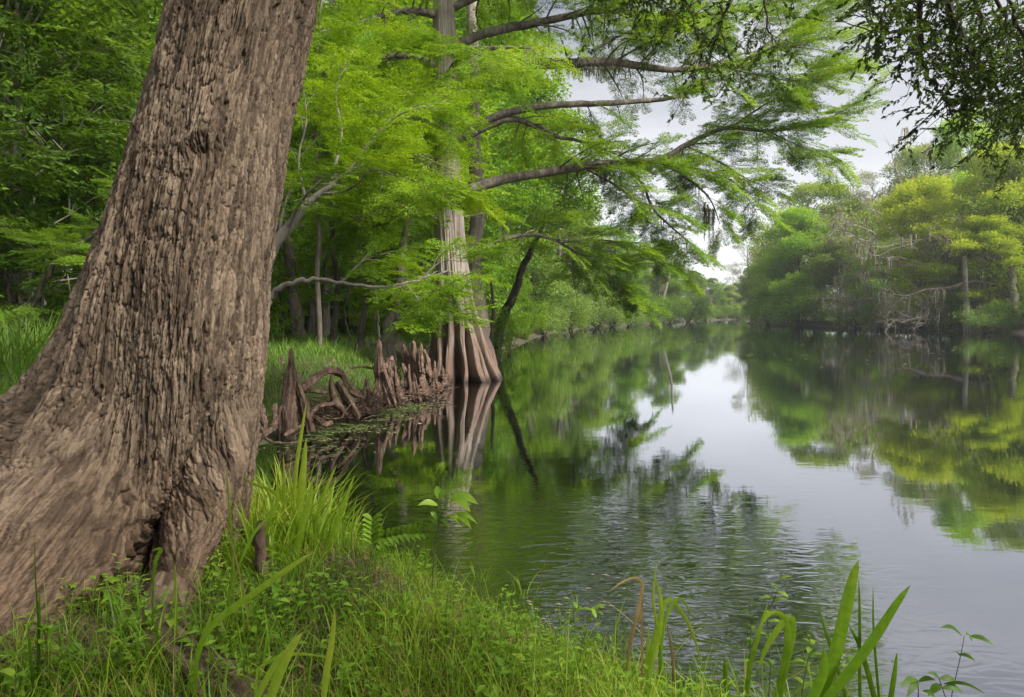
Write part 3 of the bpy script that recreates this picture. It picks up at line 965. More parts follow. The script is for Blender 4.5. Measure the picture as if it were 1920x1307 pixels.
high = [([(826, -60, 20.3), (930, -110, 20), (1080, -130, 19.2), (1250, -150, 18.2), (1420, -160, 17.4)], [.12, .1, .08, .05, .02], 1.9, .1, .8),
        ([(822, -140, 20.3), (930, -200, 20), (1100, -230, 19.2), (1280, -240, 18.4)], [.11, .09, .07, .02], 1.9, .1, .8),
        ([(820, -200, 20.3), (900, -290, 19), (1000, -330, 17.6), (1120, -350, 16.4)], [.1, .08, .05, .02], 1.8, .1, .8),
        ([(820, -120, 20.3), (740, -180, 19), (640, -220, 17.6)], [.1, .08, .02], 1.8, .1, .8),
        ([(818, -260, 20.3), (760, -340, 19.6), (680, -380, 18.6)], [.08, .05, .02], 1.7, .1, .8),
        ([(818, -280, 20.3), (900, -400, 20), (1010, -450, 19.6)], [.08, .05, .02], 1.7, .1, .8)]
for (pts, rads, sec, st_, den) in high:
    feather_limb(wood, leaf, PP(pts), rads, rng, sec=sec, step=.16, spray=.8, start=st_, density=den, n=30, sprays_per=5, droop=.16, updown=.3)
moss_pts = [moss_pts[i] for i in rng.permutation(len(moss_pts))[:70]]
moss_clumps(mid, MO, moss_pts, rng, 6, .15, .55, .016, .06)
moss_clumps(mid, MO, [P(1326, 385, 24.5), P(1334, 392, 24.5), P(1318, 380, 24.5)], rng, 5, .7, 1.4, .03, .05)
moss_clumps(mid, MO, [P(x, 125, 21.5) for x in range(1030, 1180, 12)], rng, 9, .1, .5, .02, .08)
wood.build("limbs", BARK_LIMB, mid, MO)
leaf.build("crown", LEAF['cypress'], mid, MO, smooth=False)

# crown of the huge near cypress, high above the viewer
rng = np.random.default_rng(19)
wood, leaf = MB(), MB()
for k in range(16):
    z_ = 5.6 + k * .5
    a_ = k * 2.4 + rng.normal(0, .3)
    ln = rng.uniform(2.6, 4.6) * (1.05 - .03 * k)
    cx_ = float(interp(z_, [(3.84, -1.70), (9, -1.3), (13.5, -1.1)]))
    p0 = np.array([cx_, BY, z_])
    dr_ = np.array([math.cos(a_), math.sin(a_), .25])
    feather_limb(wood, leaf, [p0, p0 + dr_ * ln * .5 + np.array([0, 0, .3]), p0 + dr_ * ln + np.array([0, 0, .1])], [.14, .09, .03], rng, sec=1.5, step=.2, spray=.8, start=.12, n=20, sprays_per=4, tpls=SPRAY_LO)
wood.build("limbs", BARK_LIMB, near, (BX, BY, 0))
leaf.build("crown", LEAF['bright'], near, (BX, BY, 0), smooth=False)
# ------------------------------------------------------------------ generic trees
def crown_tree(seed, H, R, z0, lobes, per_lobe, tpls, csize, bark, leafm, name, label, cat, loc, group=None,
               trunk_r=.28, lean=(0, 0), shape='round', lobe_r=.3, flat=.7, limb_vis=1.0, under=.35):
    """a tree: tapered trunk, limbs reaching every lobe of the crown, leaf clumps over each lobe"""
    rng = np.random.default_rng(seed)
    root = thing(name, label, cat, loc, group)
    wood, leaf = MB(), MB()
    m = 12
    f = np.linspace(0, 1, m)
    top = np.array([lean[0] * H, lean[1] * H, H * .88])
    tr = np.outer(f, top) + np.stack([np.cumsum(rng.normal(0, .012 * H, m)), np.cumsum(rng.normal(0, .012 * H, m)), 0 * f], 1) * f[:, None] ** .5
    tr[0] = (0, 0, -.5)
    rad = trunk_r * (1 - .9 * f) + .02
    rad[0] *= 1.5
    wood.tube(tr, rad, 9, bump=.04)
    O, X, Z, S, TT = [], [], [], [], []
    for k in range(lobes):
        for _ in range(30):
            h = z0 + (1 - z0) * ((k + rng.random()) / lobes) ** .85
            hh = (h - z0) / (1 - z0)
            if shape == 'round':
                prof = math.sqrt(max(0.03, 1 - (2 * hh - .85) ** 2 / 1.35))
            elif shape == 'bank':
                prof = math.sqrt(max(0.03, 1 - hh ** 2.0)) * (0.85 + .15 * hh)
            elif shape == 'column':
                prof = .8 * math.sqrt(max(0.03, 1 - (2 * hh - .8) ** 2 / 1.5)) + .12
            else:
                prof = 1 - .75 * hh
            break
        a = rng.uniform(0, 2 * np.pi)
        rad_l = R * prof * rng.uniform(.45, .86)
        c = np.array([math.cos(a) * rad_l + lean[0] * H * h, math.sin(a) * rad_l + lean[1] * H * h, h * H])
        lr = R * lobe_r * rng.uniform(.65, 1.25)
        # limb from the trunk
        ht = max(.08, (h - .12 - .18 * rng.random())) / .88
        j = min(1, ht)
        s = np.array([np.interp(j, f, tr[:, q]) for q in range(3)])
        midp = (s + c) / 2 + np.array([0, 0, .06 * H * rng.uniform(-.3, 1)])
        n_ = 8
        cc = cr([s, midp, c], n_)
        cc[1:-1] += rng.normal(0, .012 * H, (n_ - 2, 3))
        r_ = trunk_r * .38 * (1 - .6 * h)
        if rng.random() < limb_vis:
            wood.tube(cc, np.linspace(r_, r_ * .18, n_), 5)
        for _ in range(3):
            e = c + rng.normal(0, .6, 3) * lr * np.array([1, 1, .5])
            wood.tube(cr([cc[-3], (cc[-2] + e) / 2 + rng.normal(0, .04 * lr, 3), e], 5), np.linspace(r_ * .3, r_ * .08, 5), 4)
        n = int(per_lobe * (lr / (R * lobe_r)) ** 1.5)
        d = rng.normal(size=(n, 3))
        d /= np.linalg.norm(d, axis=1)[:, None]
        d[:, 2] = np.where((d[:, 2] < 0) & (rng.random(n) > under), -d[:, 2], d[:, 2])
        q = c + d * lr * (rng.uniform(.45, 1.05, n) ** .6)[:, None] * np.array([1, 1, flat])
        q[:, 2] = np.maximum(q[:, 2], .25)
        out_ = d * np.array([1, 1, .3]) + rng.normal(0, .3, (n, 3)) + np.array([0, 0, -.1])
        O.append(q); X.append(out_)
        Z.append(d * .6 + np.array([0, 0, .9]) + rng.normal(0, .25, (n, 3)))
        S.append(csize * rng.uniform(.7, 1.25, n))
        TT.append(np.clip(rng.normal(0, .08) + .08 * d[:, 2] + rng.normal(0, .05, n), -.3, .3))
    put(leaf, tpls, np.vstack(O), np.vstack(X), np.vstack(Z), np.concatenate(S), np.concatenate(TT), rng)
    wood.build("trunk", bark, root)
    leaf.build("crown", leafm, root, smooth=False)
    return root


FAR = "trees along the far bank"
R_BANK = "trees crowding the right bank"
L_BANK = "trees along the left bank downstream"
WOODS = "trees of the left woods"


def base_at(px, Y):
    x = GX(px, Y)
    side = 1 if x > float(np.interp(Y, [0, 20, 54, 97, 152, 243, 300], [3, 10, 24, 30, 41, 85, 140])) else -1
    for _ in range(40):
        if land_dist(x, Y)[0] > 1.2 or Y < 15:
            break
        x += side * .5
    return (x, Y, gz(x, Y) - .1)


def hgt(py, Y):
    return EYE + (HY - py) / FPX * Y


proto = {}
# kind: (H, R)
proto['bank'] = crown_tree(101, 16, 6.0, .02, 40, 46, CLUMP, 1.5, BARK_TRUNK, LEAF['liftbright'], "riverside_tree",
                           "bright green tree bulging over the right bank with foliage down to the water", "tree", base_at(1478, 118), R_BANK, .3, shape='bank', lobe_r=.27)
proto['bank2'] = crown_tree(102, 14, 6.5, .03, 38, 44, CLUMP_HANG, 1.5, BARK_TRUNK, LEAF['farmid'], "riverside_tree",
                            "olive green tree with drooping sprays between the bright tree and the dead grey branches", "tree", base_at(1560, 112), R_BANK, .3, shape='bank', lobe_r=.25)
proto['round'] = crown_tree(103, 18, 6.0, .28, 32, 44, CLUMP, 1.5, BARK_GREY, LEAF['farmid'], "broadleaf_tree",
                            "tall rounded tree rising behind the bright green one on the right bank", "tree", base_at(1535, 136), R_BANK, .32, shape='round', lobe_r=.27)
proto['airy'] = crown_tree(104, 18, 6.0, .35, 22, 17, CLUMP_FINE, 1.25, BARK_GREY, LEAF['grey'], "broadleaf_tree",
                           "airy grey green tree with open crown against the sky at the river bend", "tree", base_at(1398, 172), R_BANK, .3, shape='round', lobe_r=.24, flat=.5)
proto['column'] = crown_tree(105, 20, 4.0, .12, 34, 38, CLUMP, 1.35, BARK_TRUNK, LEAF['liftbright'], "broadleaf_tree",
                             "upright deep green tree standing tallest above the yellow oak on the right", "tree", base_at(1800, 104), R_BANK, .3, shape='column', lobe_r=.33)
proto['feather'] = crown_tree(106, 17, 5.0, .10, 38, 26, SPRAY_LO, 1.7, BARK_GREY, LEAF['cypress'], "cypress_tree",
                              "feathery light green cypress in the woods just left of the fluted trunk", "tree", base_at(770, 31), WOODS, .25, shape='column', lobe_r=.36, flat=.45)
PH = {'bank': (16, 6), 'bank2': (14, 6.5), 'round': (18, 6), 'airy': (18, 6), 'column': (20, 4), 'feather': (17, 5)}


def fit(root_key, px, Y, top, halfw, lab, group, mats=None, rz=None, first=False, depthscale=None):
    H, R = PH[root_key]
    b_ = base_at(px, Y)
    hz = (hgt(top, Y) - b_[2]) / H
    sr = halfw / FPX * Y / R
    rz = random.uniform(0, 6.28) if rz is None else rz
    if first:
        r = proto[root_key]
        r.location = b_
        r.rotation_euler = (0, 0, rz)
        r.scale = (sr, sr, hz)
        return r
    return copy_thing(proto[root_key], b_, rz, (sr, sr, hz), lab, group, mats)


M = LEAF
# right bank, from the far bend to the near right
fit('bank', 1478, 118, 402, 88, None, None, first=True, rz=.5)
fit('bank2', 1575, 108, 455, 85, None, None, first=True, rz=1.5)
fit('round', 1535, 137, 352, 92, None, None, first=True, rz=.2)
fit('airy', 1400, 172, 438, 58, None, None, first=True, rz=2.2)
fit('column', 1812, 106, 212, 76, None, None, first=True, rz=.9)
fit('feather', 760, 31, 95, 150, None, None, first=True, rz=.9)
A_ = [
    ('bank', 1366, 258, 538, 26, "smallest hazy tree closing the view at the river bend", R_BANK, {'crown': M['farmid']}),
    ('bank', 1396, 268, 520, 34, "hazy rounded tree just left of the airy grey green crown", R_BANK, {'crown': M['farmid']}),
    ('bank2', 1428, 168, 500, 44, "low hanging green tree beneath the airy grey green crown", R_BANK, {'crown': M['farmid']}),
    ('airy', 1446, 158, 425, 56, "open crowned tree overlapping the left edge of the tall rounded tree", R_BANK, {'crown': M['farmid']}),
    ('round', 1600, 150, 385, 80, "dull green rounded tree showing behind the mossy grey twigs", R_BANK, {'crown': M['grey']}),
    ('airy', 1668, 124, 318, 84, "sparse brownish grey crown thin against the sky left of the upright tree", R_BANK, {'crown': M['grey']}),
    ('round', 1735, 128, 285, 95, "mid green tree behind the yellow oak and left of the upright tree", R_BANK, {'crown': M['farmid']}),
    ('bank', 1725, 86, 345, 112, "yellow green oak leaning over the dead branch tangle", R_BANK, {'crown': M['yellow']}),
    ('bank', 1880, 80, 292, 122, "broad yellow crowned tree at the right edge of the far bank", R_BANK, {'crown': M['yellow']}),
    ('round', 1810, 77, 415, 95, "yellow green bushy tree beneath the broad yellow crown", R_BANK, {'crown': M['yellow']}),
    ('round', 1915, 112, 210, 115, "dark green tree topping the skyline at the far right edge", R_BANK, {'crown': M['farmid']}),
    ('bank2', 1655, 99, 470, 75, "pale green drooping tree behind the hanging moss and grey twigs", R_BANK, {'crown': M['liftbright']}),
    ('bank2', 1765, 96, 470, 85, "dull green tree in shade behind the long dark bough", R_BANK, {'crown': M['farmid']}),
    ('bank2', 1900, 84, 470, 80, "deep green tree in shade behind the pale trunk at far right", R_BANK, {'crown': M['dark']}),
    ('bank', 2010, 78, 300, 130, "yellow green tree just past the right edge of the far bank", R_BANK, {'crown': M['yellow']}),
    # left bank downstream
    ('bank', 1346, 252, 548, 24, "tiny blue green tree at the vanishing point of the river", L_BANK, {'crown': M['mid']}),
    ('round', 1332, 238, 524, 26, "hazy dark green tree nearest the gap of sky on the left bank", L_BANK, {'crown': M['mid']}),
    ('bank', 1306, 208, 512, 34, "hazy green tree second from the gap of sky on the left bank", L_BANK, {'crown': M['mid']}),
    ('bank', 1282, 172, 492, 46, "rounded green tree right of the moss draped leaning trunk", L_BANK, {'crown': M['bright']}),
    ('round', 1240, 158, 455, 50, "tree with pale moss draped stem rising from the waterline", L_BANK, {'crown': M['mid']}),
    ('bank', 1205, 133, 485, 55, "bushy green tree left of the moss draped leaning trunk", L_BANK, {'crown': M['mid']}),
    ('round', 1185, 118, 430, 75, "mid green rounded tree behind the lowest cypress limb tip", L_BANK, {'crown': M['bright']}),
    ('bank2', 1130, 103, 500, 60, "pale drooping bush tree under the low cypress limb", L_BANK, {'crown': M['pale']}),
    ('round', 1105, 90, 390, 95, "tall pale green tree seen through the hanging cypress sprays", L_BANK, {'crown': M['pale']}),
    ('bank2', 1075, 77, 505, 58, "light green tree drooping to the water below the bent twig", L_BANK, {'crown': M['pale']}),
    ('bank', 1030, 66, 480, 66, "pale leafy tree bulging over the water right of the two trunks", L_BANK, {'crown': M['pale']}),
    ('column', 1000, 62, 190, 120, "tall pale leafy tree whose top shows between the upper cypress limbs", L_BANK, {'crown': M['pale']}),
    ('bank2', 985, 52, 505, 60, "light green bush tree behind the slanting dark trunk", L_BANK, {'crown': M['bright']}),
    ('round', 930, 50, 150, 190, "high spreading tree filling the gap behind the second trunk", L_BANK, {'crown': M['bright']}),
    ('airy', 1130, 84, 215, 130, "thin olive tree with sky showing through between the upper limbs", L_BANK, {'crown': M['pale']}),
]
for (k, px, Y, top, hw, lab, g, mats) in A_:
    fit(k, px, Y, top, hw, lab, g, mats)
# woods on the left bank, behind the big trunk
W_ = [
    ('feather', 610, 27, -60, 190, "yellow green feathery cypress whose sprays spread right beside the big trunk", {'crown': M['cypress']}),
    ('feather', 850, 36, -20, 150, "feathery cypress directly behind the fluted trunk", {'crown': M['bright']}),
    ('bank', 905, 42, 330, 80, "leafy young tree low behind the second grey trunk", {'crown': M['pale']}),
    ('bank', 640, 44, 250, 130, "shrubby green tree deep in the woods behind the slim saplings", {'crown': M['liftbright']}),  # these thicket trees: light put into the leaf colour under the canopy
    ('bank2', 770, 46, 300, 120, "green thicket tree behind the leaning grey stub trunk", {'crown': M['liftbright']}),
    ('bank2', 545, 40, 280, 120, "green thicket tree touching the right side of the big trunk", {'crown': M['liftbright']}),
    ('round', 820, 60, -60, 250, "tall hazy tree behind the cypress tops", {'crown': M['pale']}),
    ('feather', 200, 22, -150, 230, "dark feathery cypress behind the left side of the big trunk", {'crown': M['mid']}),
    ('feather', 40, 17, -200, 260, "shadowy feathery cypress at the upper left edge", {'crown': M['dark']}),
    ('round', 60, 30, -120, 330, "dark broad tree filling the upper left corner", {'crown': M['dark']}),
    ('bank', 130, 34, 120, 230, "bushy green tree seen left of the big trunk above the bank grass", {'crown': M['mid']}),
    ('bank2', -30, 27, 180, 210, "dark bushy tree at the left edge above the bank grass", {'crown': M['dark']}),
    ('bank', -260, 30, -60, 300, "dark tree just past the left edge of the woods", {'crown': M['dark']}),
]
for (k, px, Y, top, hw, lab, mats) in W_:
    fit(k, px, Y, top, hw, lab, WOODS, mats)

# distant mass of the forest that closes every gap
def wood_mass(name, label, spots, leafm, tpls, csz, hfun, seed, n):
    rng = np.random.default_rng(seed)
    O = []
    pl = np.array(spots, float)
    seg = np.linalg.norm(np.diff(pl[:, :2], axis=0), axis=1)
    L = np.concatenate([[0], np.cumsum(seg)])
    s = rng.uniform(0, L[-1], n)
    x = np.interp(s, L, pl[:, 0]) + rng.normal(0, 3.5, n)
    y = np.interp(s, L, pl[:, 1]) + rng.normal(0, 3.5, n)
    hh = np.interp(s, L, pl[:, 2]) * (1 + .22 * fbm(s * .16, s * 0, seed, 3))
    z = hh * rng.uniform(0.0, 1, n) ** .8 + .7
    ok = land_dist(x, y) > 1.0
    O = np.stack([x, y, z], 1)[ok]
    m = MB()
    k = len(O)
    put(m, tpls, O, rng.normal(size=(k, 3)), np.array([0, 0, 1.0]) + rng.normal(0, .4, (k, 3)), csz * rng.uniform(.7, 1.3, k), rng.normal(0, .1, k), rng)
    tag(m.build(name, leafm, smooth=False), label, None, None, "stuff")


wood_mass("far_woods", "distant woods behind the right bank trees", [(130, 262, 15), (100, 240, 16), (70, 185, 17), (56, 150, 18), (54, 122, 18), (60, 100, 18), (64, 80, 17), (78, 60, 17), (100, 42, 16)], LEAF['farmid'], CLUMP, 3.0, None, 5, 3800)
wood_mass("far_woods", "distant woods behind the left bank trees downstream", [(160, 335, 15), (110, 305, 15), (72, 258, 13), (50, 228, 14), (25, 160, 15), (8, 115, 16), (-4, 75, 17), (-8, 58, 16)], LEAF['mid'], CLUMP, 3.0, None, 6, 3200)
wood_mass("woodland", "dense green woods behind the left bank saplings", [(-1, 72, 24), (-12, 58, 26), (-24, 52, 26), (-38, 46, 24), (-48, 36, 22), (-46, 22, 18), (-40, 8, 15)], LEAF['liftbright'], CLUMP_HANG, 1.9, None, 7, 9000)  # leaf colour lifted to stand in for light between the trunks
# ------------------------------------------------------------------ trunks and limbs of the left bank
def thin_tree(name, label, pts, rads, bark=BARK_TRUNK, group=None, twigs=0, seed=1, sprays=None, sec=.8, cat="tree", extra=(), n=18, leafm=None, tint=0, bump=.05):
    rng = np.random.default_rng(seed)
    pw = PP(pts)
    b_ = np.array(pw[0]); 
    zb = gz(b_[0], b_[1])
    b_[2] = zb
    pw[0][2] = min(pw[0][2], zb - .15)
    root = thing(name, label, cat, b_, group)
    w, lf = MB(), MB()
    c = cr(pw, n)
    c[2:-1] += rng.normal(0, .012, (n - 3, 3)) * (1 + 4 * rads[0])
    w.tube(c, rads, 10, bump=bump)
    for q in range(twigs):
        j = rng.integers(n // 3, n - 1)
        d = np.array([rng.normal(0, 1), rng.normal(0, 1), rng.uniform(.2, .9)])
        d /= np.linalg.norm(d)
        ln = rng.uniform(.5, 1.4)
        cc = c[j] + d * np.linspace(0, ln, 6)[:, None] + np.cumsum(rng.normal(0, .05, (6, 3)), axis=0)
        w.tube(cc, np.linspace(.018, .005, 6), 4)
        if sprays:
            feather_limb(w, lf, cc, [.015, .005], rng, sec=sec * .6, step=.16, spray=.5, start=.2, n=8, tint=tint)
    for (ep, er, esec) in extra:
        feather_limb(w, lf, PP(ep), er, rng, sec=esec, step=.15, spray=.6, start=.3, n=20, tint=tint, updown=.3)
    w.build("trunk", bark, root, b_)
    if lf.n:
        lf.build("crown", leafm or LEAF['cypress'], root, b_, smooth=False)
    return root


SAP = "slim saplings in the left woods"
thin_tree("bald_cypress", "tall grey trunk close behind the fluted cypress, slightly right", [(903, 640, 24), (895, 590, 24), (889, 540, 24), (890, 480, 24), (893, 400, 24), (891, 250, 24), (888, 100, 24), (880, -120, 24)],
          [.62, .40, .31, .27, .25, .22, .2, .14], BARK_CYP, seed=2, n=40)
thin_tree("leaning_tree", "smooth grey brown leaning trunk with swollen base left of the fluted cypress", [(722, 664, 19), (731, 618, 19), (742, 570, 19), (750, 520, 19), (765, 420, 19.5), (785, 280, 20)],
          [.27, .215, .15, .12, .10, .06], BARK_TRUNK, seed=3, twigs=3, sprays=True, n=30)
thin_tree("leaning_tree", "dark trunk slanting over the water right of the second grey trunk", [(926, 652, 30), (942, 600, 30), (962, 555, 29.5), (985, 490, 29), (1020, 420, 28)], [.27, .22, .19, .14, .06], BARK_DARK, seed=4, twigs=4, n=24)
thin_tree("sapling", "slim brown stem right of the second grey trunk near the waterline", [(917, 650, 27), (921, 620, 27), (925, 580, 27), (922, 520, 27)], [.10, .08, .07, .04], BARK_TRUNK, seed=5)
thin_tree("sapling", "crooked slender sapling third left of the leaning grey trunk", [(620, 658, 21), (627, 600, 21), (633, 540, 21), (626, 460, 21), (619, 380, 21), (630, 250, 21.5)], [.13, .10, .09, .08, .06, .03], BARK_DARK, SAP, 9, 6, True)
thin_tree("sapling", "slender sapling next left of the leaning grey trunk", [(674, 668, 20), (679, 610, 20), (690, 545, 20), (699, 480, 20), (712, 400, 20), (716, 300, 20)], [.12, .085, .075, .06, .05, .02], BARK_DARK, SAP, 9, 7, True)
thin_tree("sapling", "very thin straight sapling left of the crooked one", [(601, 652, 22), (603, 600, 22), (605, 540, 22), (613, 480, 22), (640, 400, 22)], [.045, .04, .035, .03, .015], BARK_DARK, SAP, 5, 8, True)
thin_tree("forest_tree", "thick shaded trunk right beside the edge of the big trunk", [(563, 648, 26), (555, 590, 26), (547, 530, 26), (541, 460, 26), (530, 380, 26), (520, 200, 26)], [.33, .25, .22, .19, .16, .1], BARK_TRUNK, WOODS, 4, 9, True)
thin_tree("forest_tree", "medium shaded trunk behind the very thin sapling", [(583, 645, 27), (587, 590, 27), (592, 540, 27), (603, 480, 27), (610, 400, 27)], [.26, .19, .15, .11, .05], BARK_TRUNK, WOODS, 4, 10, True)
thin_tree("sapling", "thin crooked stem between the two darker saplings", [(662, 650, 23), (650, 610, 23), (646, 580, 23), (655, 545, 23), (660, 480, 23)], [.04, .035, .03, .03, .012], BARK_DARK, SAP, 5, 11, True)
thin_tree("sapling", "pale thin stem in front of the deep woods near the leaning grey trunk", [(712, 655, 25), (709, 610, 25), (706, 560, 25), (700, 500, 25)], [.06, .05, .045, .03], BARK_GREY, SAP, 3, 12)
for k, (px, Y, w_, lean_) in enumerate([(530, 33, .2, -6), (640, 36, .16, 8), (655, 33, .07, -5), (690, 40, .2, 6), (715, 34, .05, 4), (760, 38, .16, -10), (775, 34, .07, 6), (788, 42, .2, 4), (572, 38, .12, 6), (612, 40, .14, -8), (736, 44, .16, 8), (545, 44, .2, 3)]):
    thin_tree("forest_tree", "thin grey stem standing farther back in the left woods", [(px, 632, Y), (px + lean_ * .3, 590, Y), (px + lean_, 520, Y), (px + lean_ * 1.2, 420, Y), (px + 2 * lean_, 300, Y)],
              [w_, w_ * .8, w_ * .7, w_ * .5, w_ * .3], BARK_GREY if k % 3 else BARK_TRUNK, "thin stems farther back in the left woods", 3, 40 + k)
# trunks left of the big trunk
thin_tree("leaning_sapling", "dark leaning sapling left of the big trunk curving up to the right", [(38, 612, 15), (52, 590, 15), (80, 540, 15), (105, 490, 15), (160, 450, 15), (215, 402, 15), (290, 330, 15)], [.07, .06, .055, .055, .045, .035, .02], BARK_DARK, None, 10, 21, True, leafm=LEAF['mid'],
          extra=[([(78, 545, 15), (60, 560, 15), (30, 580, 14.6)], [.03, .02, .01], .5), ([(118, 478, 15), (150, 475, 14.8), (190, 495, 14.6)], [.025, .018, .01], .6)])
thin_tree("sapling", "thin dark stem near the left edge", [(18, 615, 16), (17, 560, 16), (8, 500, 16), (-5, 440, 16), (-10, 340, 16)], [.05, .045, .04, .03, .02], BARK_DARK, None, 6, 22, True, leafm=LEAF['mid'])
thin_tree("sapling", "short dark stem between the left edge and the big trunk", [(66, 620, 17), (78, 570, 17), (80, 520, 17), (95, 440, 17)], [.05, .04, .035, .02], BARK_DARK, None, 5, 23, True, leafm=LEAF['mid'])
thin_tree("forest_tree", "pale broad trunk in shade at the left edge", [(35, 612, 24), (38, 540, 24), (34, 470, 24), (20, 300, 24), (10, 100, 24)], [.32, .26, .24, .2, .12], BARK_GREY, None, 2, 24)
thin_tree("forest_tree", "slim dark trunk high behind the left side of the big trunk", [(185, 600, 20), (180, 420, 20), (178, 330, 20), (188, 240, 20), (196, 120, 20)], [.10, .08, .06, .05, .02], BARK_DARK, None, 8, 25, True, leafm=LEAF['mid'])
thin_tree("forest_tree", "slender tree rising just right of the top of the big trunk", [(600, 640, 18), (596, 420, 18), (592, 260, 18), (594, 130, 18), (600, 20, 18), (600, -80, 18)], [.07, .06, .05, .04, .03, .02], BARK_TRUNK, None, 10, 26, True)
# tree growing behind the big trunk, its limbs reach right
thin_tree("leaning_tree", "smooth grey limb leaning out from behind the big trunk with arching twigs", [(440, 660, 10.5), (480, 560, 10.5), (520, 460, 10.5), (560, 400, 10.5), (600, 363, 10.5), (650, 325, 10.4)],
          [.13, .11, .085, .065, .05, .03], BARK_GREY, None, 0, 27,
          extra=[([(535, 440, 10.5), (560, 385, 10.3), (590, 350, 10), (625, 325, 9.8), (680, 312, 9.6)], [.03, .025, .02, .012, .006], .9),
                 ([(600, 363, 10.5), (640, 360, 10.3), (670, 345, 10), (700, 318, 9.8), (760, 335, 9.4), (840, 352, 9)], [.022, .02, .016, .012, .008, .004], .8),
                 ([(650, 325, 10.4), (710, 300, 10.2), (780, 292, 10), (850, 320, 9.8)], [.03, .02, .012, .005], 1.0),
                 ([(650, 325, 10.4), (700, 260, 10.4), (750, 215, 10.4), (830, 190, 10.4)], [.03, .02, .012, .005], 1.1),
                 ([(620, 345, 10.5), (640, 250, 10.5), (630, 170, 10.5), (660, 90, 10.5)], [.03, .02, .012, .005], 1.1),
                 ([(575, 385, 10.5), (560, 300, 10.8), (575, 220, 11), (560, 130, 11)], [.025, .018, .012, .005], .9),
                 ([(520, 462, 10.5), (530, 400, 10.6), (545, 350, 10.8)], [.03, .02, .01], .5)])
thin_tree("leaning_tree", "long thin bough stretching level from behind the big trunk towards the fluted cypress",
          [(455, 690, 11.5), (490, 600, 11.5), (515, 548, 11.5), (560, 527, 11.5), (600, 524, 11.6), (650, 533, 11.8), (720, 538, 12), (780, 526, 12.2), (822, 508, 12.4)],
          [.09, .07, .055, .045, .036, .03, .024, .016, .008], BARK_GREY, None, 0, 28, n=44,
          extra=[([(700, 537, 12), (760, 548, 11.8), (820, 545, 11.6), (850, 530, 11.4)], [.012, .01, .008, .004], .7), ([(790, 522, 12.2), (830, 490, 12.2), (880, 492, 12.2)], [.012, .01, .005], .7),
                 ([(760, 532, 12.1), (800, 575, 12), (850, 590, 12)], [.012, .01, .004], .7), ([(640, 532, 11.8), (680, 490, 11.8), (740, 470, 11.8)], [.012, .01, .004], .6)])

# ------------------------------------------------------------------ cypress knees, roots and driftwood on the bank
KG = "cypress knees along the left bank"


def knee(label, parts, seed, name="cypress_knee", cat="cypress knee", group=KG, bark=None, amp=.16, kscale=.8):
    rng = np.random.default_rng(seed)
    pw = [(PP(p), r) for p, r in parts]
    b_ = np.array(pw[0][0][0]); b_[2] = max(0, gz(b_[0], b_[1]))
    m = MB()
    for pts, rads in pw:
        n = 44
        c = cr(pts, n)
        c += np.cumsum(rng.normal(0, .005, (n, 3)), axis=0) * np.linspace(1, .3, n)[:, None]
        r = np.interp(np.linspace(0, 1, n), np.linspace(0, 1, len(rads)), rads)
        r = r * kscale * (1 + amp * np.sin(np.linspace(0, 17, n) + rng.uniform(0, 6)) * rng.uniform(.6, 1, n))
        T = np.gradient(c, axis=0); T /= np.linalg.norm(T, axis=1)[:, None]
        up = np.array([1, .2, 0.0]) if abs(T[:, 2]).mean() > .6 else np.array([0, 0, 1.0])
        A = np.cross(T, up); A /= np.linalg.norm(A, axis=1)[:, None]
        B = np.cross(A, T)
        a = np.linspace(0, 2 * np.pi, 24, endpoint=False)
        fl = .16 * rng.normal(size=24)[None] * np.interp(np.arange(n), np.arange(0, n + 11, 11), rng.uniform(.2, 1.6, len(np.arange(0, n + 11, 11))))[:, None] + 1 + .20 * np.cos(3 * a + rng.uniform(0, 6))[None] * np.ones((n, 1)) + .12 * np.cos(5 * a + rng.uniform(0, 6))[None] + .07 * rng.normal(size=(n, 24))
        G = c[:, None] + (r[:, None] * fl)[..., None] * (np.cos(a)[None, :, None] * A[:, None] + np.sin(a)[None, :, None] * B[:, None])
        m.grid(G, rng.uniform(.3, .7), close_u=True)
        m.tube([c[-1] - T[-1] * r[-1] * .2, c[-1] + T[-1] * r[-1] * .9], [r[-1] * .9, r[-1] * .12], 8)
    o = m.build(name, bark or BARK_KNEE, None, b_)
    tag(o, label, cat, group)
    return o


K = knee
K("tallest forked cypress knee standing alone left of the root tangle", [([(538, 826, 10.3), (540, 780, 10.3), (543, 735, 10.4), (545, 700, 10.4), (546, 672, 10.4), (545, 652, 10.4)], [.16, .12, .10, .075, .045, .025]),
   ([(581, 812, 10.5), (571, 770, 10.5), (560, 735, 10.45), (552, 705, 10.4), (548, 690, 10.4)], [.09, .075, .06, .05, .04])], 1)
K("pointed knee with twisted leg at the left of the knee cluster", [([(716, 778, 14.0), (714, 745, 14), (716, 715, 14.1), (715, 690, 14.1), (713, 660, 14.1), (712, 640, 14.1)], [.15, .12, .12, .10, .06, .03]),
   ([(733, 775, 13.8), (727, 750, 13.9), (720, 725, 14), (716, 700, 14.1)], [.06, .06, .05, .05]), ([(745, 768, 13.8), (738, 742, 13.9), (728, 715, 14), (720, 695, 14)], [.04, .045, .045, .04])], 2)
K("short conical knee at the water in front of the tallest cluster knee", [([(750, 768, 14.2), (748, 745, 14.2), (744, 715, 14.2), (741, 688, 14.2)], [.12, .10, .06, .025])], 3)
K("slanting knee leaning left with a long foot towards the fluted base", [([(806, 742, 15.9), (790, 722, 15.9), (775, 702, 15.9), (764, 680, 15.9), (756, 648, 15.9)], [.09, .13, .15, .12, .05])], 4)
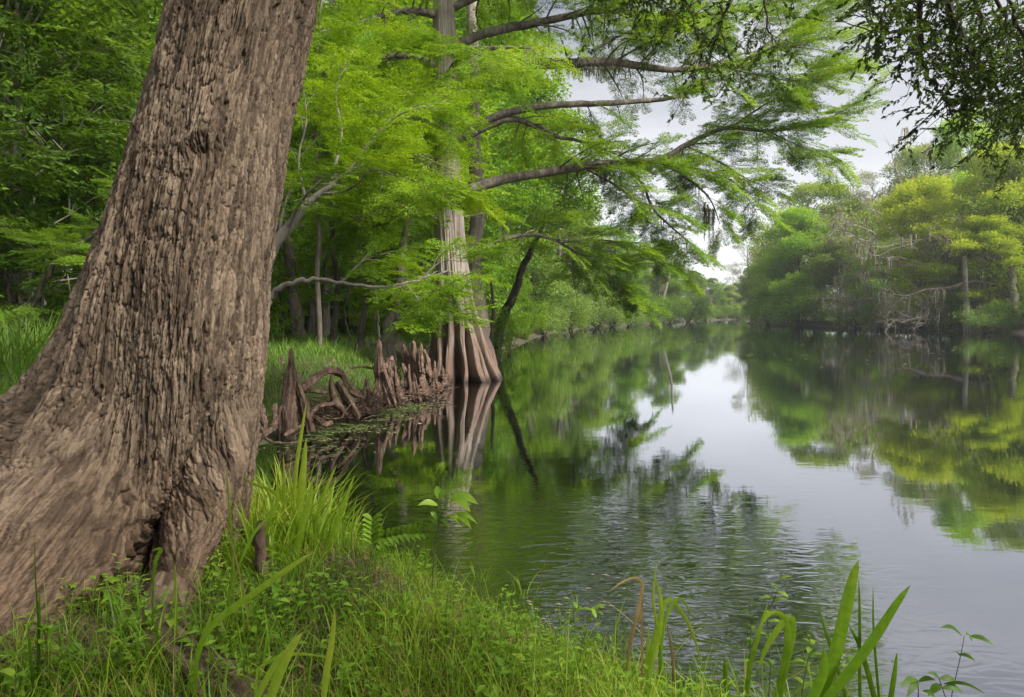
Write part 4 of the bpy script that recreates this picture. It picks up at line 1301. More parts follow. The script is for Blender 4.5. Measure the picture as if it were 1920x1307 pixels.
K("broken topped knee beside the fluted base", [([(800, 752, 15.4), (792, 720, 15.5), (784, 690, 15.7), (778, 665, 15.7), (776, 640, 15.7)], [.13, .14, .13, .11, .06]), ([(792, 700, 15.4), (790, 670, 15.6), (789, 645, 15.7)], [.07, .06, .03])], 5)
K("thin knee pressed against the left flute of the big base", [([(806, 716, 17.2), (803, 690, 17.2), (799, 668, 17.3), (795, 655, 17.3)], [.09, .08, .055, .03])], 6)
K("stubby knee with pale round top behind the cluster", [([(742, 735, 16.0), (738, 710, 16), (735, 690, 16), (736, 672, 16)], [.24, .24, .2, .12])], 7)
K("low knee rising behind the slanting knee", [([(770, 745, 15.0), (765, 722, 15), (760, 700, 15), (754, 682, 15)], [.10, .09, .07, .03])], 8)
K("small twin pointed knee in front of the fluted base", [([(828, 722, 17.6), (831, 703, 17.6), (829, 686, 17.7)], [.16, .08, .02]), ([(838, 722, 17.7), (836, 704, 17.7), (837, 690, 17.7)], [.1, .06, .02])], 9)
K("small brown knee low at the water right of the root arch", [([(694, 786, 13.0), (692, 764, 13), (693, 746, 13), (690, 730, 13)], [.12, .09, .06, .03]), ([(704, 786, 13), (699, 765, 13), (694, 748, 13)], [.05, .045, .03])], 10)
K("tiny knee in the bank grass under the slim saplings", [([(667, 668, 19), (668, 655, 19), (669, 642, 19)], [.09, .07, .03])], 11)
K("tiny knee in the bank grass near the edge of the big trunk", [([(524, 690, 14), (526, 680, 14), (528, 664, 14)], [.07, .06, .02])], 12)
K("tiny knee in the bank grass between tall forked knee and saplings", [([(620, 690, 16), (622, 683, 16), (623, 672, 16)], [.06, .05, .02])], 13)
K("blunt knee between the pointed one and the slanting one", [([(727, 752, 14.9), (730, 730, 14.9), (733, 705, 14.9), (729, 690, 14.9)], [.12, .10, .09, .04])], 14)
K("dark slender knee at the foot of the fluted base left side", [([(786, 758, 14.6), (781, 738, 14.6), (776, 716, 14.7), (773, 700, 14.7)], [.08, .07, .05, .02])], 15)
kr = np.random.default_rng(9)
for k_, (px_, py_, Y_, h_) in enumerate([(700, 772, 13.4, 60), (724, 768, 14.0, 50), (757, 762, 14.6, 62), (768, 758, 14.9, 75), (812, 735, 16.6, 60), (683, 776, 12.8, 40), (735, 760, 14.4, 80), (793, 748, 15.6, 85), (664, 782, 12.2, 36), (746, 752, 15.2, 70), (819, 728, 17.0, 45), (706, 745, 14.6, 75)]):
    dx_ = kr.normal(-6, 7)
    K("slim ragged cypress knee crowded among the taller ones on the muddy edge",
      [([(px_, py_, Y_), (px_ + dx_ * .3, py_ - h_ * .35, Y_), (px_ + dx_ * .9, py_ - h_ * .7, Y_), (px_ + dx_, py_ - h_, Y_)], [.085, .065, .045, .018]),
       ([(px_ + 9, py_ + 2, Y_ - .1), (px_ + 5, py_ - h_ * .2, Y_), (px_ + dx_ * .5, py_ - h_ * .45, Y_)], [.045, .04, .03])], 80 + k_)
RG = "exposed roots on the eroded bank"
root_list = [
    ("thick root arching over the bank from the forked knee", [(556, 738, 10.9), (580, 720, 11.2), (602, 702, 11.5), (622, 695, 11.8), (640, 704, 12), (652, 722, 12), (665, 740, 12), (684, 748, 12.3)], [.06, .075, .075, .09, .08, .07, .06, .03]),
    ("reddish forked root standing on the mud below the arch", [(655, 786, 11.6), (640, 768, 11.5), (628, 752, 11.5), (622, 730, 11.6), (622, 705, 11.7)], [.05, .085, .09, .07, .03]),
    ("thin root curving down into the water left of the forked root", [(628, 756, 11.4), (606, 760, 11.2), (588, 772, 11), (574, 795, 10.6), (555, 806, 10), (535, 818, 9.6)], [.05, .04, .035, .035, .035, .03]),
    ("straight root slanting down under the arch", [(631, 718, 11.9), (645, 745, 11.7), (660, 768, 11.5), (672, 786, 11.4)], [.07, .085, .075, .05]),
    ("dead log lying behind the forked knee", [(566, 733, 11.5), (585, 735, 11.5), (612, 740, 11.6)], [.035, .04, .035]),
    ("curved root by the right edge of the big trunk", [(516, 760, 9.2), (518, 790, 9.0), (512, 805, 8.8), (498, 815, 8.6), (480, 826, 8.4), (462, 836, 8.2)], [.035, .04, .045, .05, .055, .05]),
    ("thick stub root hugging the right edge of the big trunk", [(468, 745, 8.8), (484, 760, 8.8), (492, 785, 8.7), (497, 806, 8.6)], [.06, .07, .06, .04]),
    ("thin twig root under the curved root", [(480, 790, 8.6), (492, 805, 8.5), (505, 822, 8.4), (540, 826, 8.6), (580, 824, 9.4)], [.015, .016, .02, .018, .01]),
    ("small dead branch lying on the grass edge", [(655, 690, 14.2), (675, 687, 14.2), (700, 690, 14.2), (725, 686, 14.2)], [.02, .03, .028, .02]),
    ("slanted stick leaning among the reddish roots", [(676, 760, 12.2), (682, 735, 12.2), (687, 705, 12.3)], [.014, .014, .012]),
    ("pale root running down between the knees", [(700, 742, 13.4), (688, 730, 13.2), (672, 735, 13), (658, 752, 12.6)], [.03, .03, .028, .02]),
    ("dark sunken root at the edge of the floating weed", [(585, 780, 11.0), (600, 790, 10.8), (612, 795, 10.7), (622, 792, 10.8)], [.03, .05, .06, .04]),
]
for k, (lab, pts, rd) in enumerate(root_list):
    knee(lab, [(pts, rd)], 60 + k, "exposed_root", "root", RG, amp=.16, kscale=.72)
rng = np.random.default_rng(77)
m = MB()
for _ in range(520):          # fine dead twigs and rootlets: a mat
    t = rng.random()
    px, Y = lerp(560, 800, t), lerp(11.0, 15.6, t) + rng.normal(0, .3)
    x = GX(px, Y) + rng.normal(0, .25)
    z0 = max(gz(x, Y), 0.0)
    a = rng.uniform(0, 6.28)
    ln = rng.uniform(.15, .7)
    e = np.array([math.cos(a), math.sin(a) * .6, rng.normal(.1, .3)]) * ln
    p0 = np.array([x, Y, z0 + rng.uniform(0, .25)])
    m.tube(cr([p0, p0 + e * .5 + rng.normal(0, .05, 3), p0 + e], 4), [rng.uniform(.006, .016), .004], 4)
tag(m.build("twig_litter", BARK_KNEE), "tangle of dead twigs and fine rootlets on the eroded bank", None, None, "stuff")

# ------------------------------------------------------------------ dead branches and moss on the right bank
def bare_branches(wood, base, d, L, r, depth, rng, tips, spread=.55, grav=-.02):
    n = 6
    c = [np.array(base, float)]
    v = np.array(d, float); v /= np.linalg.norm(v)
    for k in range(n):
        v = v + rng.normal(0, .17, 3) + np.array([0, 0, grav])
        v /= np.linalg.norm(v)
        c.append(c[-1] + v * L / n)
    wood.tube(c, np.linspace(r, r * .35, n + 1), 5 if depth < 2 else 4)
    tips.append(c[-1]); tips.append(c[n // 2])
    if depth <= 0:
        return
    for k in range(rng.integers(4, 7)):
        j = rng.integers(2, n + 1)
        w = v + rng.normal(0, spread, 3)
        bare_branches(wood, c[j], w, L * rng.uniform(.4, .7), r * .42, depth - 1, rng, tips, spread, grav)


DG = "dead branches over the right bank"
def dead_tree(label, starts, seed, moss_n=0, bark=BARK_DEAD, depth=3, grav=-.02, name="dead_tree", mossl=(1.0, 3.2)):
    rng = np.random.default_rng(seed)
    b_ = P(*starts[0][0])
    x_, y_ = b_[0], b_[1]
    b_ = np.array([x_, y_, max(0, gz(x_, y_))])
    root = thing(name, label, "dead tree" if name == "dead_tree" else "tree", b_, DG)
    w, ms, tips = MB(), MB(), []
    for (p0, p1, r) in starts:
        a, b = P(*p0), P(*p1)
        bare_branches(w, a, b - a, np.linalg.norm(b - a), r * .62, depth, rng, tips, .5, grav)
    w.build("branches", bark, root, b_)
    if moss_n:
        tp = np.array(tips)[rng.integers(0, len(tips), moss_n)]
        moss_clumps(root, b_, tp, rng, 5, mossl[0], mossl[1], .07, .3)
    return root


dead_tree("pale twiggy dead tangle resting on the waterline", [((1745, 600, 80), (1690, 590, 78), .16), ((1760, 605, 79), (1720, 560, 78), .16), ((1700, 608, 79), (1680, 565, 78), .12), ((1730, 606, 78), (1700, 610, 77), .12), ((1660, 606, 80), (1690, 575, 79), .12), ((1740, 608, 79), (1765, 572, 78), .12), ((1690, 606, 78), (1735, 575, 78), .12)], 5, 8, depth=3)
dead_tree("grey leafless limbs with hanging moss left of the pale tangle", [((1660, 545, 88), (1590, 560, 87), .2), ((1690, 520, 88), (1620, 490, 87), .2), ((1640, 560, 88), (1570, 540, 87), .14), ((1700, 560, 88), (1620, 585, 86), .14), ((1640, 500, 89), (1570, 470, 88), .14)], 6, 42, mossl=(.8, 2.2))
dead_tree("brownish bare twigs high on the skyline of the right bank", [((1640, 440, 100), (1600, 400, 98), .22), ((1660, 430, 100), (1640, 360, 98), .22), ((1620, 450, 100), (1560, 430, 98), .18), ((1690, 400, 104), (1690, 320, 102), .2), ((1640, 420, 100), (1700, 375, 99), .16)], 7, 30, grav=.01, mossl=(.6, 1.8))
dead_tree("bare branch tips spiking above the crowns on the right bank", [((1690, 345, 118), (1676, 275, 118), .14), ((1700, 350, 118), (1712, 285, 118), .12), ((1745, 330, 118), (1750, 270, 118), .12)], 8, 10, depth=2, grav=.04)
dead_tree("mossy grey bough drooping through the yellow oak", [((1830, 470, 80), (1740, 470, 78), .2), ((1800, 440, 82), (1700, 480, 80), .16), ((1880, 420, 80), (1800, 410, 79), .2)], 9, 26, mossl=(.8, 2.2))


def bough(label, pts, rads, seed, bark=BARK_DARK, mn=0):
    rng = np.random.default_rng(seed)
    pw = np.array(PP(pts))
    b_ = np.array([pw[0][0], pw[0][1], max(0, gz(pw[0][0], pw[0][1]))])
    root = thing("leaning_tree", label, "tree", b_, "dark boughs reaching over the right bank")
    w, ms = MB(), MB()
    c = cr(pw, 30)
    c[1:-1] += rng.normal(0, .05, (28, 3))
    w.tube(c, rads, 8, bump=.06)
    tips = []
    for _ in range(9):
        j = rng.integers(8, 30)
        bare_branches(w, c[j], rng.normal(0, 1, 3) + np.array([-.5, 0, .3]), rng.uniform(1.5, 3.5), rads[-1] * 1.2, 1, rng, tips)
    w.build("trunk", bark, root, b_)
    if mn:
        moss_clumps(root, b_, c[rng.integers(6, 29, mn)], rng, 5, .8, 2.2, .05, .3)


bough("long dark bough arching low over the pale dead tangle", [(1965, 600, 76), (1920, 562, 76), (1870, 540, 76), (1825, 528, 76), (1780, 540, 76), (1730, 545, 76), (1690, 555, 76), (1650, 540, 76)], [.32, .28, .24, .21, .18, .14, .1, .05], 3, BARK_DARK, 8)
bough("thick dark bough high at the far right of the right bank", [(1990, 560, 76), (1960, 510, 76), (1925, 497, 76), (1880, 486, 76), (1850, 484, 76), (1800, 460, 76), (1760, 440, 76)], [.45, .4, .34, .26, .2, .13, .06], 4, BARK_DARK, 8)
bough("mossy dark bough in the middle of the yellow oak", [(1790, 600, 92), (1770, 540, 90), (1745, 480, 86), (1700, 485, 85), (1665, 490, 84), (1630, 470, 83)], [.3, .26, .22, .18, .14, .06], 5, BARK_DARK, 12)
bough("grey dark stem rising among the top yellow crowns", [(1925, 600, 82), (1905, 500, 82), (1890, 430, 82), (1895, 380, 81), (1910, 330, 81)], [.28, .24, .2, .14, .06], 6, BARK_DARK, 8)
thin_tree("broadleaf_tree", "pale straight trunk on the right bank beside the low green bush", [(1814, 615, 76), (1813, 590, 76), (1811, 550, 76), (1808, 480, 76)], [.42, .32, .28, .22], BARK_GREY, None, 0, 31)
thin_tree("broadleaf_tree", "brown trunk with swollen foot at the far right bank", [(1905, 612, 74), (1901, 590, 74), (1899, 560, 74), (1896, 500, 74)], [.95, .55, .45, .35], BARK_TRUNK, None, 0, 32)
thin_tree("broadleaf_tree", "pale moss draped leaning trunk at the left bank waterline downstream", [(1236, 606, 149), (1240, 580, 149), (1248, 540, 149), (1258, 500, 149), (1262, 440, 149)], [.7, .4, .33, .28, .2], BARK_GREY, None, 0, 33)


# ------------------------------------------------------------------ bushes at the waterline
def bush(seed, label, tpls, leafm, loc, n=150, cs=1.0, name="riverside_bush", group=None):
    rng = np.random.default_rng(seed)
    root = thing(name, label, "bush", loc, group)
    w, lf = MB(), MB()
    O = []
    for k in range(16):
        a = rng.uniform(0, 6.28)
        e = np.array([math.cos(a) * rng.uniform(.5, 1.7), math.sin(a) * rng.uniform(.5, 1.7), rng.uniform(.5, 2.0)])
        c = cr([np.array([0, 0, -.2]), e * .5 + np.array([0, 0, .35]), e], 7)
        w.tube(c, np.linspace(.035, .01, 7), 5)
        q = e + rng.normal(0, .38, (n // 16, 3)) * np.array([1, 1, .7])
        O.append(q)
    O = np.vstack(O)
    O[:, 2] = np.maximum(O[:, 2], .15)
    k = len(O)
    put(lf, tpls, O, O * np.array([1, 1, .1]) + rng.normal(0, .5, (k, 3)), np.array([0, 0, 1.0]) + rng.normal(0, .3, (k, 3)), cs * rng.uniform(.6, 1.2, k), rng.normal(0, .08, k), rng)
    w.build("stems", BARK_DARK, root); lf.build("foliage", leafm, root, smooth=False)
    return root


BG = "bushes hanging over the waterline"
bx0 = bush(1, "low fresh green bush at the water near the pale straight trunk", CLUMP_HANG, LEAF['pale'], (0, 0, 0), 190, .8, group=BG)
bx1 = bush(2, "light feathery bush right of the second grey trunk", SPRAY_LO, LEAF['bright'], (0, 0, 0), 170, .8, group=BG)
def put_bush(r0, px, Y, hw, hpx, lab, leafm=None, first=False, shore_dx=0):
    x = GX(px, Y)
    s = hw / FPX * Y / 2.0
    h = hpx / FPX * Y / 2.3
    loc = (x, Y, max(gz(x, Y), 0.05))
    if first:
        r0.location = loc; r0.scale = (s, s, h); return
    copy_thing(r0, loc, random.uniform(0, 6), (s, s, h), lab, BG, {'foliage': leafm} if leafm else None)


put_bush(bx0, 1850, 73, 46, 44, None, first=True)
put_bush(bx1, 925, 28, 40, 100, None, first=True)
for (r_, px, Y, hw, hp, lab, lm) in [
    (bx0, 1600, 97, 60, 75, "green bush drooping to the water left of the grey moss", LEAF['mid']),
    (bx0, 1500, 111, 60, 60, "bright low foliage overhanging dark water under the bright tree", LEAF['bright']),
    (bx0, 1440, 128, 40, 70, "bright bush tip nearest the river bend on the right bank", LEAF['bright']),
    (bx0, 1650, 92, 46, 60, "dull green bush beneath the hanging moss", LEAF['pale']),
    (bx0, 1720, 86, 50, 50, "shaded bush behind the pale dead tangle", LEAF['mid']),
    (bx0, 1780, 80, 40, 70, "shaded bush behind the long dark bough", LEAF['mid']),
    (bx0, 1905, 72, 46, 50, "olive bush at the right end of the far bank", LEAF['mid']),
    (bx0, 1980, 70, 60, 90, "olive bush past the right edge of the far bank", LEAF['mid']),
    (bx0, 1180, 116, 50, 55, "pale green bush lying on the left bank waterline downstream", LEAF['pale']),
    (bx0, 1120, 97, 50, 60, "pale green bush second along the left bank waterline", LEAF['pale']),
    (bx0, 1070, 80, 50, 60, "leafy bush under the bent cypress twig", LEAF['pale']),
    (bx0, 1020, 62, 55, 70, "leafy bush at the waterline right of the slanting dark trunk", LEAF['pale']),
    (bx0, 985, 50, 45, 75, "dense bush behind the slanting dark trunk", LEAF['bright']),
    (bx1, 955, 33, 36, 80, "feathery bush around the slanting dark trunk", LEAF['bright']),
    (bx1, 800, 22, 40, 120, "feathery bush tucked left of the fluted base", LEAF['mid']),
    (bx1, 760, 27, 50, 90, "feathery bush behind the leaning grey trunk", LEAF['mid']),
    (bx1, 540, 27, 60, 150, "tall feathery bush deep in the woods beside the big trunk", LEAF['liftbright']),  # understory bushes from here brightened by leaf colour, they stand in shade
    (bx1, 610, 31, 60, 130, "brightened feathery bush between the thick shaded trunk and the saplings", LEAF['liftbright']),
    (bx1, 660, 29, 60, 120, "brightened feathery bush behind the crooked slender sapling", LEAF['liftbright']),
    (bx1, 715, 32, 60, 140, "brightened feathery bush behind the slender sapling", LEAF['liftbright']),
    (bx0, 580, 35, 60, 110, "brightened leafy bush far back behind the medium shaded trunk", LEAF['liftbright']),
    (bx0, 690, 37, 60, 110, "brightened leafy bush far back between the two saplings", LEAF['liftbright']),
    (bx0, 640, 30, 60, 60, "low bush at the foot of the deep woods stems", LEAF['mid']),
    (bx0, 560, 28, 40, 40, "dark low bush at the foot of the thick shaded trunk", LEAF['dark']),
    (bx0, 1290, 175, 40, 50, "hazy bush at the waterline right of the moss draped trunk", LEAF['mid']),
    (bx0, 1350, 248, 26, 26, "tiny hazy bush at the vanishing point of the river", LEAF['mid']),
    (bx0, 1322, 225, 30, 30, "hazy bush on the waterline near the vanishing point", LEAF['mid']),
    (bx0, 1384, 258, 26, 24, "small hazy bush closing the river bend", LEAF['mid']),
    (bx0, 1408, 190, 26, 34, "green bush at the foot of the airy grey green crown", LEAF['mid']),
    (bx0, 1255, 158, 36, 44, "leafy bush at the foot of the leaning trunk downstream", LEAF['mid']),
    (bx0, 1222, 136, 40, 50, "leafy bush just left of the leaning trunk downstream", LEAF['bright']),
    (bx0, 1148, 106, 44, 50, "low pale bush between the pale bushes downstream", LEAF['bright']),
    (bx0, 40, 22, 90, 90, "shaded bush behind the bank grass at the left edge", LEAF['mid']),
    (bx0, 150, 26, 80, 110, "shaded bush behind the bank grass beside the big trunk", LEAF['mid']),
]:
    put_bush(r_, px, Y, hw, hp, lab, lm)

# ------------------------------------------------------------------ broadleaf branches hanging in from trees behind the viewer, with unseen foliage added for shade
def overhang(label, trunk_pts, boughs, n_leaf, seed, leafm, L=.055, sub=16, subl=.55, high=None):
    rng = np.random.default_rng(seed)
    b_ = np.array(trunk_pts[0], float)
    b_[2] = max(0.1, gz(b_[0], b_[1]))
    root = thing("overhanging_tree", label, "tree", b_)
    w, lf = MB(), MB()
    w.tube(cr(trunk_pts, 16), np.linspace(.22, .09, 16), 10, bump=.04)
    B, D, N_ = [], [], []
    for (pts, r0_, r1_, spread) in boughs:
        c = cr([np.array(p) if len(p) == 3 and isinstance(p, np.ndarray) else P(*p) for p in pts], 26)
        c[1:-1] += rng.normal(0, .012, (24, 3))
        w.tube(c, np.linspace(r0_, r1_, 26), 6, bump=.06)
        for _ in range(sub):
            j = rng.integers(3, 26)
            d = rng.normal(0, 1, 3) * spread + (c[min(25, j + 1)] - c[j - 1]) * 3 + np.array([0, 0, -.25])
            d /= np.linalg.norm(d)
            ln = subl * rng.uniform(.5, 1.3)
            f = np.linspace(0, 1, 6)[:, None]
            cc = c[j] + d * ln * f + np.array([0, 0, -.18 * ln]) * f ** 2 + np.cumsum(rng.normal(0, .015, (6, 3)), axis=0)
            w.tube(cc, np.linspace(.006, .002, 6), 4)
            for _ in range(rng.integers(3, 6)):
                d2 = d + rng.normal(0, .7, 3); d2 /= np.linalg.norm(d2)
                s0 = cc[rng.integers(1, 6)]
                l2 = rng.uniform(.12, .32)
                c2 = s0 + d2 * l2 * f + np.array([0, 0, -.1 * l2]) * f ** 2
                w.tube(c2, [.003, .0015], 3)
                kk = max(4, int(n_leaf * l2))
                t = rng.uniform(0, 1, kk)[:, None]
                sd_ = np.cross(d2, [0, 0, 1.0]); sd_ /= np.linalg.norm(sd_)
                B.append(s0 + d2 * l2 * t + np.array([0, 0, -.1 * l2]) * t ** 2)
                D.append(d2 * .7 + sd_ * np.where(rng.random((kk, 1)) > .5, 1, -1) * rng.uniform(.4, 1.1, (kk, 1)) + rng.normal(0, .25, (kk, 3)) + np.array([0, 0, -.1]))
                N_.append(np.array([0, 0, 1.0]) + rng.normal(0, .5, (kk, 3)))
    B, D, N_ = np.vstack(B), np.vstack(D), np.vstack(N_)
    Ls = L * rng.uniform(.6, 1.2, len(B))
    V, F = leaf_quads(B, D, N_, Ls, Ls * .45)
    lf.add(V, F, np.repeat(rng.uniform(.2, .8, len(B)), 4))
    if high:  # added unseen leaf masses that shade the trunk foot and left grass
        for (cx_, cy_, cz_, R_, nn) in high:
            w.tube(cr([np.array(trunk_pts[-2], float), (np.array(trunk_pts[-2]) + np.array([cx_, cy_, cz_])) / 2 + np.array([0, 0, .4]), (cx_, cy_, cz_)], 10), np.linspace(.09, .03, 10), 6)
            q = rng.normal(size=(nn, 3)); q /= np.linalg.norm(q, axis=1)[:, None]
            q = q * R_ * (rng.uniform(.1, 1, nn) ** .4)[:, None] * np.array([1, 1, .6]) + np.array([cx_, cy_, cz_])
            put(lf, CLUMP_FINE, q, rng.normal(size=(nn, 3)), np.array([0, 0, 1.0]) + rng.normal(0, .3, (nn, 3)), rng.uniform(.5, .9, nn), rng.normal(0, .1, nn), rng)
    w.build("trunk", BARK_DARK, root, b_); lf.build("crown", leafm, root, b_, smooth=False)
    return root


overhang("broadleaf tree with small oval leaves hanging into the top right corner", [(3.3, .2, -.1), (3.5, .9, 2.0), (3.7, 2.2, 4.0), (4.1, 3.6, 5.3)],
         [([(1640, -260, 5.6), (1715, -90, 5.8), (1724, 40, 6.0), (1727, 105, 6.1), (1748, 150, 6.2), (1768, 180, 6.3), (1785, 215, 6.3)], .035, .006, .75),
          ([(1700, -200, 5.6), (1755, -30, 5.8), (1800, 55, 6.0), (1840, 130, 6.2), (1880, 175, 6.4), (1920, 220, 6.5)], .03, .006, .75),
          ([(1700, -200, 5.4), (1690, -60, 5.5), (1660, 20, 5.6), (1640, 60, 5.7)], .02, .005, .7),
          ([(1760, -160, 5.4), (1850, -40, 5.6), (1900, 60, 5.8), (1950, 150, 6.0)], .025, .006, .8),
          ([(1800, -160, 6.4), (1840, 40, 6.8), (1860, 120, 7.0), (1880, 230, 7.2)], .025, .006, .8),
          ([(1780, -100, 6.0), (1780, 30, 6.4), (1800, 120, 6.6), (1830, 200, 6.8)], .02, .006, .7),
          ([(1880, -100, 5.0), (1900, 20, 5.3), (1930, 120, 5.6), (1950, 220, 6)], .02, .006, .7)], 80, 91, LEAF['overhang'], L=.058, sub=30, subl=.5, high=[(4.0, -2.0, 7.0, 1.8, 220), (2.6, -1.6, 6.2, 1.4, 140), (5.0, -2.9, 8.4, 1.9, 200), (2.4, -3.6, 7.0, 1.6, 140)])  # high crowns are out of view, added to block the sun
overhang("broadleaf tree with small dark leaves hanging from the top centre", [(1.9, -.6, -.1), (2.1, .8, 2.2), (2.4, 2.6, 4.6), (2.6, 5.0, 6.2)],
         [([(1560, -340, 7.0), (1460, -200, 7.4), (1400, -80, 7.8), (1370, 0, 8.0), (1345, 60, 8.2), (1330, 120, 8.3)], .03, .006, .7),
          ([(1500, -340, 7.0), (1330, -160, 7.6), (1260, -60, 8.0), (1290, 10, 8.2), (1310, 70, 8.4)], .03, .006, .7),
          ([(1540, -300, 7.0), (1460, -120, 7.6), (1430, -30, 8.0), (1440, 40, 8.2), (1450, 90, 8.3)], .03, .006, .6),
          ([(1400, -300, 7.2), (1180, -170, 7.8), (1120, -80, 8.2), (1180, -20, 8.4)], .03, .006, .7),
          ([np.array([2.1, .8, 2.6]), np.array([2.5, -1.0, 4.6]), np.array([2.9, -2.0, 5.8]), np.array([2.6, -2.9, 6.8])], .06, .01, 1.0),  # this and the next three boughs: unseen, added to shade the left ground
          ([np.array([2.4, -.6, 4.2]), np.array([3.4, -1.6, 5.2]), np.array([3.9, -2.6, 6.2]), np.array([4.0, -3.4, 6.8])], .05, .01, 1.0),
          ([np.array([2.3, -.4, 4.0]), np.array([1.9, -1.8, 5.2]), np.array([1.6, -2.9, 6.0]), np.array([1.8, -3.6, 6.6])], .05, .01, 1.0),
          ([np.array([2.5, -1.0, 4.6]), np.array([3.1, -1.2, 6.0]), np.array([3.3, -1.0, 7.2]), np.array([3.2, -1.4, 8.0])], .05, .01, 1.0),
          ([(1450, -300, 7.2), (1250, -120, 7.8), (1210, -40, 8.2), (1230, 40, 8.4)], .03, .006, .6)], 70, 92, LEAF['overhang'], L=.062, sub=24, subl=.7)
# ------------------------------------------------------------------ grass
def blades(mb, x, y, z, h, w, lean, az, rng, rows=4, tint=None, curl=1.6):
    """curved tapering blades; lean = horizontal reach / height"""
    n = len(x)
    f = np.linspace(0, 1, rows)
    dx, dy = np.cos(az), np.sin(az)
    reach = (h * lean)[:, None] * f[None] ** curl
    zz = h[:, None] * (f[None] - .28 * (lean[:, None]) * f[None] ** 2.2)
    cx_, cy_ = x[:, None] + dx[:, None] * reach, y[:, None] + dy[:, None] * reach
    tw = az + np.pi / 2 + rng.normal(0, .5, n)
    ww = w[:, None] * .5 * np.array([.7, 1.0, .75, .06])[None] if rows == 4 else w[:, None] * .5 * np.interp(f, [0, .3, .7, 1], [.7, 1, .8, .05])[None]
    sx, sy = np.cos(tw)[:, None] * ww, np.sin(tw)[:, None] * ww
    A = np.stack([cx_ - sx, cy_ - sy, z[:, None] + zz], -1)
    B = np.stack([cx_ + sx, cy_ + sy, z[:, None] + zz], -1)
    V = np.stack([A, B], 2).reshape(n, rows * 2, 3)
    q = np.array([[2 * k, 2 * k + 1, 2 * k + 3, 2 * k + 2] for k in range(rows - 1)])
    F = (q[None] + (np.arange(n) * rows * 2)[:, None, None]).reshape(-1, 4)
    t = rng.uniform(.2, .8, n) if tint is None else tint
    T = np.repeat(t[:, None], rows * 2, 1) + np.tile(np.repeat(f, 2), (n, 1)) * .15
    mb.add(V.reshape(-1, 3), F, T.reshape(-1))


def trunk_clear(x, y):
    """False inside the foot of the big tree"""
    dx, dy = x - (-2.2), y - 4.25
    a, r = np.arctan2(dy, dx), np.hypot(dx, dy)
    R = np.full(x.shape, .46)
    for ang_, w_, tab in lobes:
        R += np.interp(.45, *zip(*tab)) * np.exp(-(ang(a - math.radians(ang_)) / w_) ** 2)
    R += .78 * np.exp(-(ang(a - math.radians(302)) / .2) ** 2)
    return r > R - .03


rng = np.random.default_rng(5)
g = MB()
gd = MB()
N = 175000
x = rng.uniform(-4.6, 4.2, N); y = rng.uniform(1.6, 7.2, N)
d = land_dist(x, y)
dens = sstep(-.12, .12, d) * (0.35 + 0.65 * sstep(-.25, .15, fbm(x * 1.6, y * 1.6, 21, 3)))
dens *= np.where(x < -1.6, .45, 1.0) * np.where(np.hypot(x + 1.0, y - 2.5) < .35, .5, 1)
k = (rng.random(N) < dens) & trunk_clear(x, y) & (y > 1.7)
x, y, d = x[k], y[k], d[k]
n_ = len(x)
cl = fbm(x * 2.2, y * 2.2, 31, 3)
h = rng.gamma(5, .022, n_) * (1 + .7 * cl) * (1 + .25 * sstep(.6, .0, d)) + .02
az = rng.uniform(0, 2 * np.pi, n_)
blades(g, x, y, ground_z(x, y) - .01, h, rng.uniform(.0025, .0055, n_), rng.uniform(.15, 1.0, n_), az, rng, tint=np.clip(.42 + .7 * cl + rng.normal(0, .22, n_), 0, 1))
# longer clump grass at the water's edge beside the trunk
def clumps(mb, centres, rng, hmin, hmax, wmin, wmax, per, spread, lean=(.15, .9), tint=(.3, .8)):
    for (px_, py_, k_, s_) in centres:
        n = int(per * k_)
        X = px_ + rng.normal(0, spread * s_, n); Y = py_ + rng.normal(0, spread * s_, n)
        ok = trunk_clear(X, Y)
        X, Y = X[ok], Y[ok]
        n = len(X)
        H_ = rng.uniform(hmin, hmax, n) * s_
        a_ = np.arctan2(Y - py_, X - px_) + rng.normal(0, .7, n)
        blades(mb, X, Y, np.maximum(ground_z(X, Y), 0) - .02, H_, rng.uniform(wmin, wmax, n), rng.uniform(*lean, n), a_, rng, rows=7, tint=rng.uniform(*tint, n), curl=1.8)


cc_ = [(GX(px, Y), Y, k_, s_) for (px, Y, k_, s_) in [
    (500, 4.5, 1, .9), (530, 4.7, 1.3, 1), (560, 4.8, 1.3, 1.1), (590, 4.9, 1.2, 1), (620, 5.0, 1, .9), (480, 4.3, 1, .8), (650, 5.1, .8, .8), (540, 4.2, 1, .9), (590, 4.3, 1, .8), (510, 3.9, .8, .8),
    (450, 4.0, .8, .7), (640, 4.5, .7, .6), (560, 5.2, 1, 1.1), (610, 5.5, .9, 1.0)]]
clumps(g, cc_, rng, .25, .62, .006, .013, 60, .09)
clumps(g, [(GX(px, Y), Y, k_, s_) for (px, Y, k_, s_) in [(260, 3.0, 1, .55), (300, 2.8, 1, .5), (200, 2.7, 1, .5), (360, 2.6, 1, .5), (90, 2.6, 1, .55), (20, 2.5, .8, .5), (430, 3.0, 1, .6), (470, 2.7, 1, .55), (400, 2.3, 1, .5), (560, 2.6, .6, .5)]],
       rng, .25, .6, .004, .010, 40, .10, tint=(.1, .5))  # left clumps tinted darker, shade put into the blade colour
clumps(g, [(GX(px, Y), Y, k_, s_) for (px, Y, k_, s_) in [(1210, 3.6, .5, .7), (1260, 3.4, .5, .7), (1330, 3.3, .4, .7), (1400, 3.25, .5, .8), (1480, 3.15, .6, .8), (1550, 3.1, .6, .8), (1640, 3.05, .4, .7), (1150, 3.9, .4, .6), (1060, 4.3, .4, .5), (980, 4.6, .4, .5), (900, 4.9, .4, .5), (800, 5.1, .4, .5)]],
       rng, .12, .5, .004, .010, 26, .07)
